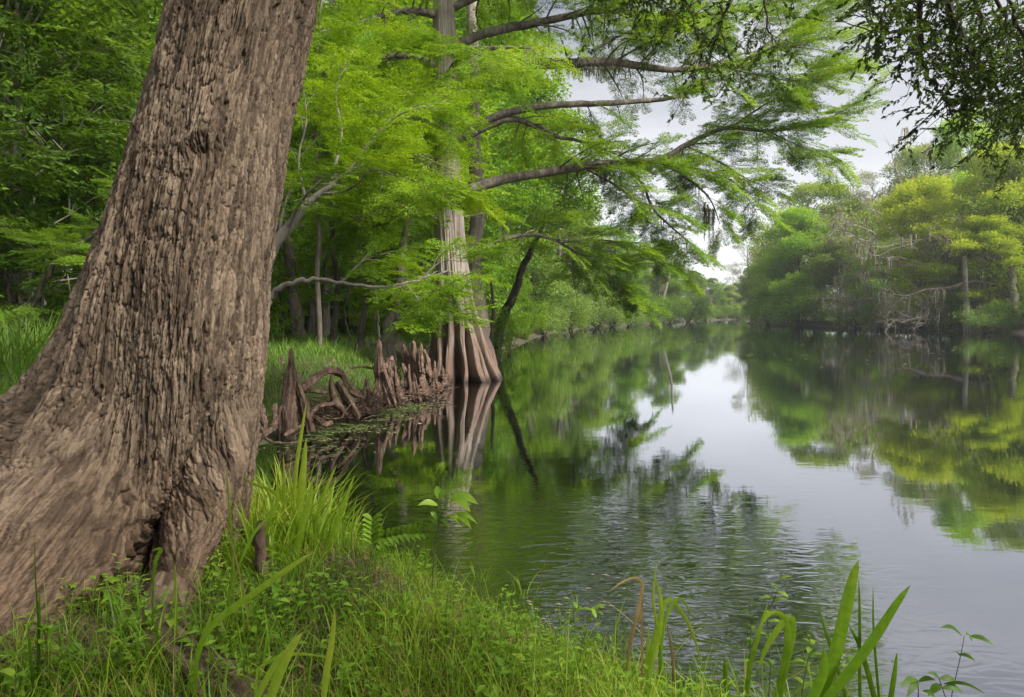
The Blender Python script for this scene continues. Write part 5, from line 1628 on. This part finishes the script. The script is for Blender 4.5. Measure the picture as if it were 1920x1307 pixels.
clumps(gd, [(GX(px, Y), Y, k_, s_) for (px, Y, k_, s_) in [(520, 4.5, 1, .9), (560, 4.8, 1, 1), (600, 4.6, 1, .9), (480, 4.2, 1, .8), (450, 2.5, 1, .5), (1210, 3.5, .6, .8), (650, 4.0, .7, .5), (900, 3.2, .6, .35), (1440, 3.2, .7, .7), (300, 2.5, 1, .5), (100, 2.4, 1, .5)]],
       rng, .15, .5, .003, .006, 14, .14, lean=(.3, 1.4), tint=(.3, .9))
nd = 17000
x = rng.uniform(-3.6, 2.5, nd); y = rng.uniform(1.8, 5.2, nd)
ok = (land_dist(x, y) > .05) & trunk_clear(x, y)
x, y = x[ok], y[ok]
blades(gd, x, y, ground_z(x, y), rng.uniform(.02, .1, len(x)), rng.uniform(.002, .006, len(x)), rng.uniform(1, 3.5, len(x)), rng.uniform(0, 6.28, len(x)), rng, tint=rng.uniform(.1, .8, len(x)))
tag(g.build("grass", LEAF['grass'], smooth=True), "lush bright green grass on the near bank", None, None, "stuff")
tag(gd.build("dry_grass", LEAF['dry'], smooth=True), "scattered dry straw coloured grass on the near bank", None, None, "stuff")

# grass of the left bank beyond the inlet
rng = np.random.default_rng(15)
g = MB()
N = 190000
y = 7.5 + 26 * rng.random(N) ** 1.3
x = rng.uniform(-1.02, .02, N) * y - rng.uniform(0, 1, N)
d = land_dist(x, y)
patch = fbm(x * .5, y * .5, 61, 3)
k = (d > .55 + .25 * fbm(x * 2, y * 2, 3, 2)) & (rng.random(N) < sstep(-.35, .1, patch) * lerp(1, .45, sstep(15, 22, y + .25 * x)))
x, y = x[k], y[k]
n_ = len(x)
sc_ = lerp(1, 1.5, sstep(8, 28, y))
blades(g, x, y, ground_z(x, y) - .01, rng.gamma(5, .036, n_) * sc_, rng.uniform(.006, .013, n_) * sc_, rng.uniform(.2, 1.1, n_), rng.uniform(0, 6.28, n_), rng,
       tint=np.clip(.45 + .4 * patch[k] + rng.normal(0, .15, n_), 0, 1))
clumps(g, [(GX(px, Y), Y, 1, s_) for (px, Y, s_) in [(20, 11, 1.4), (60, 11.5, 1.5), (100, 12, 1.3), (-20, 10.5, 1.5), (40, 13, 1.6), (80, 13.5, 1.5), (10, 14, 1.7), (120, 13, 1.4)]], rng, .4, .8, .014, .026, 130, .5)
tag(g.build("bank_grass", LEAF['bankgrass']), "soft green grass on the left bank under the saplings", None, None, "stuff")

# ------------------------------------------------------------------ low leafy ground cover among the grass
def tpl_weed(seed, leaves=9, L=.05, W=.026, H=.14):
    r = np.random.default_rng(seed)
    B, D, N_ = [], [], []
    for k in range(leaves):
        u = (k + 1) / leaves
        a = k * 2.4 + r.normal(0, .3)
        B.append([.012 * r.normal(), .012 * r.normal(), H * u])
        D.append([math.cos(a), math.sin(a), r.uniform(-.1, .5)])
        N_.append([-.2 * math.cos(a), -.2 * math.sin(a), 1])
    B, D, N_ = map(np.array, (B, D, N_))
    Ls = L * r.uniform(.6, 1.2, leaves)
    mb = MB()
    V, F = leaf_quads(B, D, N_, Ls, Ls * W / L, .15)
    mb.add(V, F, np.repeat(r.uniform(.4, .8, leaves), 4))
    mb.tube([(0, 0, -.02), (.004, 0, H * .5), (0, .004, H)], [.0016, .0012, .0008], 3, t=.2)
    return np.vstack(mb.V), np.vstack(mb.F), np.concatenate(mb.T)


WEEDS = [tpl_weed(s, *q) for s, q in enumerate([(8, .05, .028, .12), (10, .04, .022, .16), (6, .065, .034, .10), (12, .045, .014, .2)])]
rng = np.random.default_rng(25)
m = MB()
N = 4200
x = rng.uniform(-4.2, 3.6, N); y = rng.uniform(1.7, 6.0, N)
k = (land_dist(x, y) > .02) & trunk_clear(x, y) & (fbm(x * 1.3, y * 1.3, 81, 3) > -.12)
x, y = x[k], y[k]
O = np.stack([x, y, ground_z(x, y)], 1)
up = np.array([0, 0, 1.0]) + rng.normal(0, .22, (len(O), 3))
a = rng.uniform(0, 6.28, len(O))
put(m, WEEDS, O, np.stack([np.cos(a), np.sin(a), 0 * a], 1), up, rng.uniform(.6, 1.35, len(O)), rng.normal(0, .12, len(O)), rng)
tag(m.build("ground_cover", LEAF['weed'], smooth=False), "small leafy weeds mixed through the near grass", None, None, "stuff")

rng = np.random.default_rng(45)
m = MB()
N = 5200
x = rng.uniform(-4.2, 3.2, N); y = rng.uniform(1.7, 6.0, N)
k = (land_dist(x, y) > .02) & trunk_clear(x, y)
x, y = x[k], y[k]
a = rng.uniform(0, 6.28, len(x))
V, F = leaf_quads(np.stack([x, y, ground_z(x, y) + rng.uniform(.005, .05, len(x))], 1), np.stack([np.cos(a), np.sin(a), rng.normal(0, .3, len(x))], 1), np.tile([0, 0, 1.0], (len(x), 1)) + rng.normal(0, .5, (len(x), 3)), rng.uniform(.02, .07, len(x)), rng.uniform(.006, .03, len(x)), .2)
m.add(V, F, np.repeat(rng.uniform(-.2, .8, len(x)), 4))
tag(m.build("leaf_litter", LEAF['dry'], smooth=False), "brown fallen leaves lying in the near grass", None, None, "stuff")

# fallen leaves and floating weed
rng = np.random.default_rng(35)
m = MB()
N = 3600
t = rng.random(N)
px = lerp(560, 800, t)
Y = np.interp(px, [520, 640, 720, 800], [9.6, 11.6, 13.2, 15.6]) - np.abs(rng.normal(0, .85, N)) * (1 - .3 * t) + .5
x = GX(px, Y) + rng.normal(0, .3, N)
k = (land_dist(x, Y) < .1) & (fbm(x * 1.5, Y * 2.5, 4, 3) > -.15)
x, Y = x[k], Y[k]
a = rng.uniform(0, 6.28, len(x))
Dv = np.stack([np.cos(a), np.sin(a), 0 * a], 1)
V, F = leaf_quads(np.stack([x, Y, np.full(len(x), .006) + rng.uniform(0, .008, len(x))], 1), Dv, np.tile([0, 0, 1.0], (len(x), 1)) + rng.normal(0, .12, (len(x), 3)), rng.uniform(.04, .13, len(x)), rng.uniform(.015, .05, len(x)), .02)
m.add(V, F, np.repeat(rng.uniform(0, 1, len(x)), 4))
tag(m.build("floating_weed", LEAF['duck'], smooth=False), "mat of floating leaves and weed below the knees", None, None, "stuff")
m = MB()
N = 420
px = np.concatenate([rng.uniform(1080, 1340, 190), rng.uniform(1380, 1900, 60), rng.uniform(980, 1180, 30)])
py = np.concatenate([637 + rng.normal(0, 7, 190), 655 + rng.normal(0, 16, 60), 1130 + rng.normal(0, 40, 30)])
Y = EYE * FPX / (py - HY)
x = GX(px, Y)
k = land_dist(x, Y) < -.1
x, Y = x[k], Y[k]
a = rng.normal(0, .5, len(x))
s = rng.uniform(.3, 1, len(x)) * np.clip(Y * .006, .01, .25)
V, F = leaf_quads(np.stack([x, Y, np.full(len(x), .006)], 1), np.stack([np.cos(a), np.sin(a), 0 * a], 1), np.tile([0, 0, 1.0], (len(x), 1)), s * 2.2, s * .8, 0)
m.add(V, F, np.repeat(rng.uniform(.5, 1.2, len(x)), 4))
tag(m.build("floating_debris", LEAF['moss'], smooth=False), "scattered pale leaves and foam flecks drifting on the river", None, None, "stuff")


# ------------------------------------------------------------------ individual plants of the near bank
def leaf_mesh(mb, base, tip, width, droop=.15, side_hint=(0, 0, 1), rows=7, t=.5, fold=.18):
    """a broad leaf with a midrib fold, from base to tip"""
    base, tip = np.array(base, float), np.array(tip, float)
    d = tip - base
    L = np.linalg.norm(d)
    f = np.linspace(0, 1, rows)
    c = base + d * f[:, None] + np.array([0, 0, 1.0]) * (droop * L * np.sin(np.pi * f))[:, None]
    s = np.cross(d / L, np.array(side_hint, float)); s /= np.linalg.norm(s) + 1e-9
    up = np.cross(s, d / L)
    w = width * .5 * np.sin(np.pi * np.clip(f * .93 + .05, 0, 1) ** .8)
    w[-1] = width * .01
    G = np.stack([c - s * w[:, None] + up * (w * fold)[:, None], c, c + s * w[:, None] + up * (w * fold)[:, None]], 1)
    mb.grid(G, t)


def plant(name, label, stems, leaves, leafm=LEAF['weed'], stemm=STEM, group=None, cat="plant"):
    """stems: [(pixel points, radius)], leaves: [(base, tip, width px, tint)] all as photo pixels with distance"""
    p0 = P(*stems[0][0][0])
    b_ = np.array([p0[0], p0[1], max(0, gz(p0[0], p0[1]))])
    root = thing(name, label, cat, b_, group)
    for pts, r in stems:
        w = MB()
        pts = list(pts)
        if pts[0][1] > 1100:
            q_ = P(*pts[0])
            g_ = gz(q_[0], q_[1]) - .02
            if q_[2] > g_:
                pts = [(pts[0][0], HY - (g_ - EYE) / pts[0][2] * FPX, pts[0][2])] + pts
        w.tube(cr(PP(pts), 12), np.linspace(r, r * .5, 12), 6)
        w.build("stem", stemm, root, b_)
    for bs, tp, wd, t in leaves:
        l_ = MB()
        Yl = bs[2]
        leaf_mesh(l_, P(*bs), P(*tp), wd / FPX * Yl, t=t, side_hint=(0.15, -.75, .65))
        l_.build("leaf", leafm, root, b_)
    return root


plant("seedling", "tall seedling with reddish stem and big pale leaves standing out against the dark water",
      [([(806, 1180, 4.1), (811, 1100, 4.1), (816, 1020, 4.1), (823, 985, 4.1), (822, 950, 4.1), (824, 925, 4.1)], .005), ([(823, 985, 4.1), (835, 965, 4.1), (845, 955, 4.1)], .003)],
      [((820, 947, 4.1), (783, 948, 4.05), 12, .9), ((823, 935, 4.1), (818, 911, 4.1), 14, .5), ((824, 935, 4.1), (836, 918, 4.1), 12, .45), ((842, 940, 4.1), (882, 960, 3.9), 22, .95), ((842, 934, 4.1), (897, 946, 4.0), 20, .8),
       ((838, 968, 4.1), (868, 988, 3.95), 13, .95), ((850, 965, 4.1), (895, 982, 4.0), 10, .8), ((848, 972, 4.1), (884, 992, 3.9), 14, .75), ((820, 975, 4.1), (807, 960, 4.1), 10, .6), ((826, 975, 4.1), (842, 990, 4.0), 9, .6), ((822, 990, 4.1), (806, 975, 4.2), 8, .6)])
plant("seedling", "arching leafy shoot with pinnate leaflets reaching over the dark water",
      [([(668, 1130, 4.3), (690, 1050, 4.3), (718, 1005, 4.3), (760, 985, 4.3), (790, 998, 4.3)], .004), ([(695, 1045, 4.3), (697, 1000, 4.3), (702, 968, 4.3)], .003)],
      [((705 + 10 * i, 1012 - 2.2 * i if i < 5 else 1001 + (i - 5) * 1.0, 4.3), (705 + 10 * i + (14 if s > 0 else 6), 1012 - 2.2 * i + s * 17, 4.25), 8, .5 + .05 * (i % 4)) for i in range(9) for s in (-1, 1)]
      + [((698, 975 + 9 * i, 4.3), (698 + s * 20, 970 + 9 * i - 4, 4.25), 9, .7) for i in range(6) for s in (-1, 1)])
plant("seedling", "spindly dark seedling with paired drooping leaves at the bottom right corner",
      [([(1783, 1330, 2.9), (1790, 1280, 2.9), (1800, 1235, 2.9), (1806, 1205, 2.9), (1808, 1192, 2.9)], .0022)],
      [((1803, 1192, 2.9), (1762, 1178, 2.85), 9, .1), ((1818, 1193, 2.9), (1866, 1213, 2.85), 10, .1), ((1812, 1190, 2.9), (1822, 1204, 2.8), 9, .15), ((1797, 1227, 2.9), (1830, 1241, 2.85), 9, .1), ((1800, 1230, 2.9), (1788, 1222, 2.95), 6, .1)], LEAF['mid'], BARK_DARK)
plant("seedling", "low spreading leafy sprig below the spindly seedling at the bottom right corner",
      [([(1720, 1340, 2.75), (1722, 1300, 2.75), (1720, 1275, 2.75)], .003), ([(1780, 1340, 2.8), (1770, 1300, 2.8), (1760, 1270, 2.8)], .003)],
      [((1720, 1275, 2.75), (1688, 1290, 2.7), 12, .2), ((1722, 1280, 2.75), (1700, 1308, 2.7), 13, .25), ((1722, 1278, 2.75), (1755, 1276, 2.7), 10, .2), ((1760, 1270, 2.8), (1740, 1262, 2.8), 8, .2), ((1762, 1272, 2.8), (1800, 1285, 2.8), 12, .15),
       ((1765, 1285, 2.8), (1740, 1305, 2.8), 14, .3), ((1768, 1290, 2.8), (1808, 1300, 2.8), 12, .2), ((1730, 1295, 2.75), (1755, 1310, 2.7), 12, .3), ((1770, 1282, 2.8), (1850, 1303, 2.7), 7, .1)], LEAF['mid'], BARK_DARK)
rng = np.random.default_rng(8)


def leafy_stem(label, pts, r, nleaf, L, W, seed, leafm=LEAF['weed'], name="weed_plant", group="leafy weeds at the water's edge", t0=.15):
    rr_ = np.random.default_rng(seed)
    c = cr(PP(pts), 24)
    b_ = np.array([c[0][0], c[0][1], max(0, gz(c[0][0], c[0][1]))])
    root = thing(name, label, "plant", b_, group)
    c[0][2] = min(c[0][2], b_[2] - .02)
    w = MB(); w.tube(c, np.linspace(r, r * .4, 24), 5); w.build("stem", STEM, root, b_)
    for k in range(nleaf):
        u = t0 + (1 - t0) * (k + .5) / nleaf
        p = c[min(23, int(u * 23))]
        a = k * 2.4 + rr_.normal(0, .3)
        d = np.array([math.cos(a), math.sin(a) * .8, rr_.uniform(-.25, .45)])
        l_ = MB(); ll_ = L * rr_.uniform(.7, 1.2) * (1.1 - .4 * u)
        leaf_mesh(l_, p, p + d * ll_, W * ll_ / L, t=rr_.uniform(.4, 1.0), side_hint=(0, 0, 1))
        l_.build("leaf", leafm, root, b_)
    return root


for k, (lab, pts, n_, L, W) in enumerate([
    ("yellow green weed with a rounded top leaf against the silvery water", [(1440, 1330, 3.05), (1445, 1240, 3.05), (1440, 1160, 3.05), (1455, 1115, 3.05), (1462, 1085, 3.05)], 14, .075, .032),
    ("leafy weed just left of the rounded top leaf", [(1400, 1330, 3.1), (1405, 1250, 3.1), (1408, 1180, 3.1), (1405, 1125, 3.1)], 14, .06, .024),
    ("leafy weed right of the rounded top leaf", [(1500, 1330, 3.0), (1510, 1260, 3.0), (1520, 1215, 3.0), (1515, 1190, 3.0)], 12, .07, .028),
    ("thin leafed weed beside the crossing blades", [(1560, 1340, 2.95), (1580, 1270, 2.95), (1590, 1230, 2.95)], 10, .07, .022),
    ("weed with pointed leaves hanging over water in the middle of the near bank edge", [(1090, 1240, 3.9), (1085, 1190, 3.9), (1075, 1150, 3.9), (1095, 1135, 3.8)], 8, .09, .034),
    ("drooping pointed leaved shoot at the water left of the dry bent blade", [(1080, 1250, 3.7), (1100, 1180, 3.7), (1110, 1145, 3.7), (1120, 1165, 3.6)], 7, .10, .036),
    ("broad leaved weed in the middle of the near grass", [(840, 1200, 3.9), (842, 1170, 3.9), (838, 1150, 3.9)], 7, .12, .05),
    ("small leafy weed at the grass edge under the tall seedling", [(850, 1120, 4.5), (850, 1098, 4.5), (858, 1080, 4.5)], 8, .09, .03),
    ("big leaved weed beside the broken stick", [(715, 1260, 3.2), (722, 1235, 3.2), (720, 1215, 3.2)], 6, .10, .05),
    ("pale two leaved weed on the narrow front buttress", [(322, 1200, 3.0), (324, 1170, 3.0), (326, 1145, 3.0)], 4, .10, .05),
    ("heart leaved weed at the lower left under the wide buttress", [(85, 1240, 2.6), (88, 1200, 2.6), (90, 1170, 2.6)], 6, .07, .045),
    ("shaded leafy weed in the bottom left corner", [(25, 1320, 2.4), (30, 1280, 2.4), (28, 1262, 2.4)], 6, .06, .04),
    ("bushy little weed among the tall blades beside the big trunk", [(500, 1100, 4.0), (492, 1040, 4.0), (490, 990, 4.0), (487, 968, 4.0)], 12, .06, .02),
    ("bright weed in the grass right of the snaking root", [(610, 1260, 2.9), (615, 1220, 2.9), (612, 1190, 2.9)], 9, .07, .035),
    ("leafy weed on the bank edge at the bottom centre", [(985, 1270, 3.3), (990, 1230, 3.3), (985, 1205, 3.3)], 8, .07, .03),
    ("small pale weed where the grass meets water near the seedling", [(945, 1180, 4.1), (948, 1120, 4.1), (945, 1095, 4.1)], 9, .06, .03)]):
    leafy_stem(lab, pts, .003, n_, L, W, 200 + k)


def big_blade(mb, pts, wpx, rows=16, t=.5, fold=.25):
    c = cr(PP(pts), rows)
    if c[0][2] < c[-1][2] + .5:
        c[0][2] = min(c[0][2], max(gz(c[0][0], c[0][1]), 0) - .02)
    Y = c[:, 1].mean()
    w = wpx / FPX * Y * .5 * np.interp(np.linspace(0, 1, rows), [0, .25, .6, .85, 1], [.6, 1, .9, .55, .02])
    T = np.gradient(c, axis=0); T /= np.linalg.norm(T, axis=1)[:, None]
    s = np.cross(T, np.array([.25, 1, .15])); s /= np.linalg.norm(s, axis=1)[:, None]
    up = np.cross(s, T)
    G = np.stack([c - s * w[:, None] + up * (w * fold)[:, None], c, c + s * w[:, None] + up * (w * fold)[:, None]], 1)
    mb.grid(G, np.repeat(np.linspace(t - .15, t + .12, rows)[:, None], 3, 1))


def blade_plant(name, label, blades_, leafm=LEAF['grass'], group=None, cat="plant"):
    p0 = P(*blades_[0][0][0])
    b_ = np.array([p0[0], p0[1], max(0, gz(p0[0], p0[1]))])
    if len(blades_) == 1:
        m_ = MB(); big_blade(m_, *blades_[0][:2], t=blades_[0][2]); o = m_.build(name, leafm, None, b_)
        return tag(o, label, cat, group)
    root = thing(name, label, cat, b_, group)
    for pts, w_, t in blades_:
        m_ = MB(); big_blade(m_, pts, w_, t=t); m_.build("blade", leafm, root, b_)
    return root


blade_plant("sedge_plant", "broad green blades crossing in a V against the pale water", [
    ([(1510, 1370, 2.6), (1560, 1250, 2.6), (1585, 1150, 2.6), (1600, 1085, 2.6), (1610, 1050, 2.6)], 24, .45),
    ([(1500, 1370, 2.55), (1570, 1290, 2.55), (1635, 1205, 2.55), (1680, 1135, 2.55), (1708, 1096, 2.55)], 20, .35),
    ([(1500, 1380, 2.5), (1525, 1310, 2.5), (1545, 1260, 2.5), (1545, 1210, 2.5)], 20, .4),
    ([(1655, 1380, 2.6), (1640, 1310, 2.6), (1615, 1220, 2.6), (1590, 1170, 2.6)], 10, .3),
    ([(1615, 1380, 2.6), (1612, 1270, 2.6), (1612, 1150, 2.6), (1610, 1083, 2.6)], 6, .2),
    ([(1655, 1380, 2.65), (1645, 1270, 2.65), (1638, 1180, 2.65), (1637, 1096, 2.65)], 5, .2),
    ([(1660, 1380, 2.6), (1672, 1300, 2.6), (1678, 1260, 2.6), (1682, 1222, 2.6)], 10, .3),
    ([(1600, 1360, 2.7), (1570, 1250, 2.7), (1550, 1190, 2.7), (1530, 1125, 2.7)], 7, .3)])
blade_plant("sedge_plant", "glossy blades bending over among the yellow green weeds", [
    ([(1455, 1370, 2.8), (1462, 1290, 2.8), (1478, 1210, 2.8), (1470, 1160, 2.8), (1445, 1150, 2.8), (1425, 1175, 2.8)], 14, .6),
    ([(1455, 1370, 2.8), (1465, 1280, 2.8), (1485, 1190, 2.8), (1478, 1158, 2.8), (1440, 1210, 2.8), (1420, 1260, 2.8)], 16, .5),
    ([(1370, 1370, 3.0), (1362, 1290, 3.0), (1358, 1230, 3.0)], 12, .3), ([(1395, 1370, 2.9), (1405, 1260, 2.9), (1425, 1180, 2.9), (1440, 1130, 2.9)], 9, .6)])
blade_plant("sedge_plant", "bright blades arching left and right at the middle of the near water edge", [
    ([(1212, 1340, 3.0), (1216, 1250, 3.0), (1232, 1180, 3.0), (1250, 1125, 3.0), (1275, 1145, 3.0), (1300, 1190, 3.0), (1318, 1260, 3.0)], 10, .75),
    ([(1214, 1340, 3.0), (1218, 1260, 3.0), (1236, 1190, 3.0), (1238, 1120, 3.0), (1225, 1080, 3.0)], 10, .75),
    ([(1230, 1340, 3.0), (1240, 1230, 3.0), (1225, 1130, 3.0), (1232, 1045, 3.0)], 6, .7),
    ([(1245, 1340, 3.0), (1238, 1240, 3.0), (1248, 1160, 3.0), (1275, 1122, 3.0), (1300, 1160, 3.0)], 8, .6),
    ([(1205, 1340, 3.1), (1212, 1270, 3.1), (1216, 1170, 3.1)], 10, .7)])
blade_plant("dry_grass_plant", "brown dry blade bent over at the water's edge beside bright arching ones", [
    ([(1172, 1260, 3.1), (1188, 1180, 3.1), (1204, 1110, 3.1), (1196, 1085, 3.1), (1170, 1090, 3.1), (1140, 1110, 3.1)], 7, .6),
    ([(1204, 1105, 3.1), (1200, 1150, 3.1), (1186, 1180, 3.1), (1176, 1215, 3.1)], 7, .4), ([(1262, 1320, 3.1), (1262, 1240, 3.1), (1250, 1165, 3.1)], 6, .3)], LEAF['dry'])
blade_plant("sedge_plant", "tall upright blades rising beside the right edge of the big trunk", [
    ([(540, 1060, 4.3), (548, 960, 4.3), (556, 870, 4.3), (566, 805, 4.3), (575, 750, 4.3)], 9, .7),
    ([(552, 1060, 4.2), (560, 960, 4.2), (568, 880, 4.2), (574, 820, 4.2)], 16, .85),
    ([(520, 1060, 4.3), (530, 960, 4.3), (532, 900, 4.3), (531, 850, 4.3)], 8, .7),
    ([(585, 1080, 4.2), (590, 990, 4.2), (610, 920, 4.2), (632, 870, 4.2)], 9, .6),
    ([(600, 1080, 4.1), (620, 1010, 4.1), (650, 930, 4.1), (665, 890, 4.1)], 9, .7),
    ([(480, 1080, 4.0), (500, 990, 4.0), (520, 930, 4.0), (470, 905, 4.0), (440, 880, 4.0)], 8, .6),
    ([(545, 1090, 4.0), (560, 1010, 4.0), (580, 940, 4.0), (585, 900, 4.0)], 13, .75)])
blade_plant("sedge_plant", "long pale blades leaning right in front of the snaking root", [
    ([(500, 1330, 2.2), (520, 1270, 2.2), (545, 1215, 2.2), (568, 1185, 2.2)], 20, .8),
    ([(455, 1370, 2.2), (480, 1310, 2.2), (520, 1240, 2.2), (560, 1200, 2.2)], 13, .7),
    ([(360, 1240, 2.5), (400, 1170, 2.5), (480, 1110, 2.5), (550, 1060, 2.5), (592, 1032, 2.5)], 13, .5),
    ([(605, 1330, 2.4), (610, 1270, 2.4), (622, 1200, 2.4), (628, 1140, 2.4)], 14, .9),
    ([(470, 1260, 2.4), (530, 1230, 2.4), (580, 1228, 2.4), (620, 1235, 2.4)], 7, .6)])
blade_plant("sedge_plant", "thin tall blades in front of the narrow front buttress", [
    ([(425, 1150, 3.0), (436, 1060, 3.0), (430, 960, 3.0), (424, 872, 3.0)], 7, .4), ([(330, 1200, 2.9), (329, 1120, 2.9), (328, 1050, 2.9)], 7, .6),
    ([(285, 1100, 2.9), (292, 1050, 2.9), (302, 1030, 2.9), (285, 1032, 2.9)], 8, .5), ([(432, 1100, 3.0), (470, 1010, 3.0), (510, 950, 3.0), (480, 890, 3.0)], 6, .5),
    ([(300, 1260, 2.8), (296, 1200, 2.8), (288, 1165, 2.8)], 9, .4), ([(350, 1300, 2.6), (380, 1200, 2.6), (400, 1140, 2.6)], 9, .6)])
blade_plant("dry_stalk", "bent straw coloured stalk in front of the narrow buttress", [
    ([(470, 1160, 3.0), (430, 1010, 3.0), (395, 950, 3.0), (367, 902, 3.0)], 4, .6), ([(440, 1020, 3.0), (410, 950, 3.0), (372, 930, 3.0)], 3, .5)], LEAF['dry'])
blade_plant("sedge_plant", "tall dark stalk with narrow blades standing before the wide buttress at left", [
    ([(76, 1300, 2.6), (72, 1180, 2.6), (66, 1080, 2.6), (65, 1000, 2.6)], 5, .15), ([(70, 1260, 2.6), (72, 1170, 2.6), (74, 1110, 2.6)], 9, .2),
    ([(62, 1290, 2.5), (56, 1230, 2.5), (52, 1165, 2.5)], 9, .2), ([(88, 1260, 2.6), (84, 1190, 2.6), (62, 1168, 2.6), (52, 1180, 2.6)], 6, .2)], LEAF['grass'])
blade_plant("sedge_plant", "long low blade sweeping across the bottom of the near grass", [
    ([(900, 1230, 2.9), (960, 1222, 2.9), (1010, 1245, 2.9), (1060, 1310, 2.9)], 6, .6), ([(900, 1215, 3.0), (940, 1210, 3.0), (985, 1230, 3.0)], 5, .6)])
for lab, pts, r_ in [("broken brown stick standing in the grass at the bottom", [(712, 1320, 2.9), (722, 1275, 2.9), (728, 1255, 2.9)], .012),
                     ("thin bare twig sticking out over the water beside the tall seedling", [(845, 1110, 4.3), (858, 1070, 4.3), (875, 1010, 4.3)], .003),
                     ("pale thin twig leaning over the water right of the bare one", [(1012, 1100, 4.4), (1020, 1060, 4.4), (1034, 1018, 4.4)], .003),
                     ("dark thin stem in the grass below the tall seedling", [(805, 1290, 2.9), (830, 1230, 2.9), (850, 1185, 2.9)], .003)]:
    m_ = MB(); c = cr(PP(pts), 8); m_.tube(c, np.linspace(r_, r_ * .6, 8), 6, bump=.08)
    tag(m_.build("dead_twig", BARK_KNEE, None, c[0]), lab, "twig")
m_ = MB()
c = cr(PP([(488, 1120, 3.75), (492, 1060, 3.75), (487, 1010, 3.75), (490, 978, 3.75)]), 14)
m_.tube(c, np.linspace(.045, .02, 14) * (1 + .2 * np.sin(np.arange(14) * 1.7)), 12, bump=.15)
tag(m_.build("rotten_stump", BARK_KNEE, None, c[0]), "dark rotten little stump among the grass beside the trunk", "stump")

# ------------------------------------------------------------------ river haze
hz_m, n, l = new_mat("haze_air")
out = n.new("ShaderNodeOutputMaterial")
pv = n.new("ShaderNodeVolumePrincipled")
pv.inputs["Color"].default_value = (0.86, 0.92, 0.95, 1)
pv.inputs["Density"].default_value = 0.0005
pv.inputs["Anisotropy"].default_value = 0.2
l.new(pv.outputs[0], out.inputs["Volume"])
me = bpy.data.meshes.new("haze")
x0, x1, y0, y1, z0_, z1_ = -425, 425, -85, 525, -4, 45
vs = [(x, y, z) for z in (z0_, z1_) for y in (y0, y1) for x in (x0, x1)]
me.from_pydata(vs, [], [(0, 2, 3, 1), (4, 5, 7, 6), (0, 1, 5, 4), (2, 6, 7, 3), (0, 4, 6, 2), (1, 3, 7, 5)])
me.materials.append(hz_m)
hz = bpy.data.objects.new("haze", me)
COL.objects.link(hz)
tag(hz, "faint morning haze over the river", None, None, "stuff")
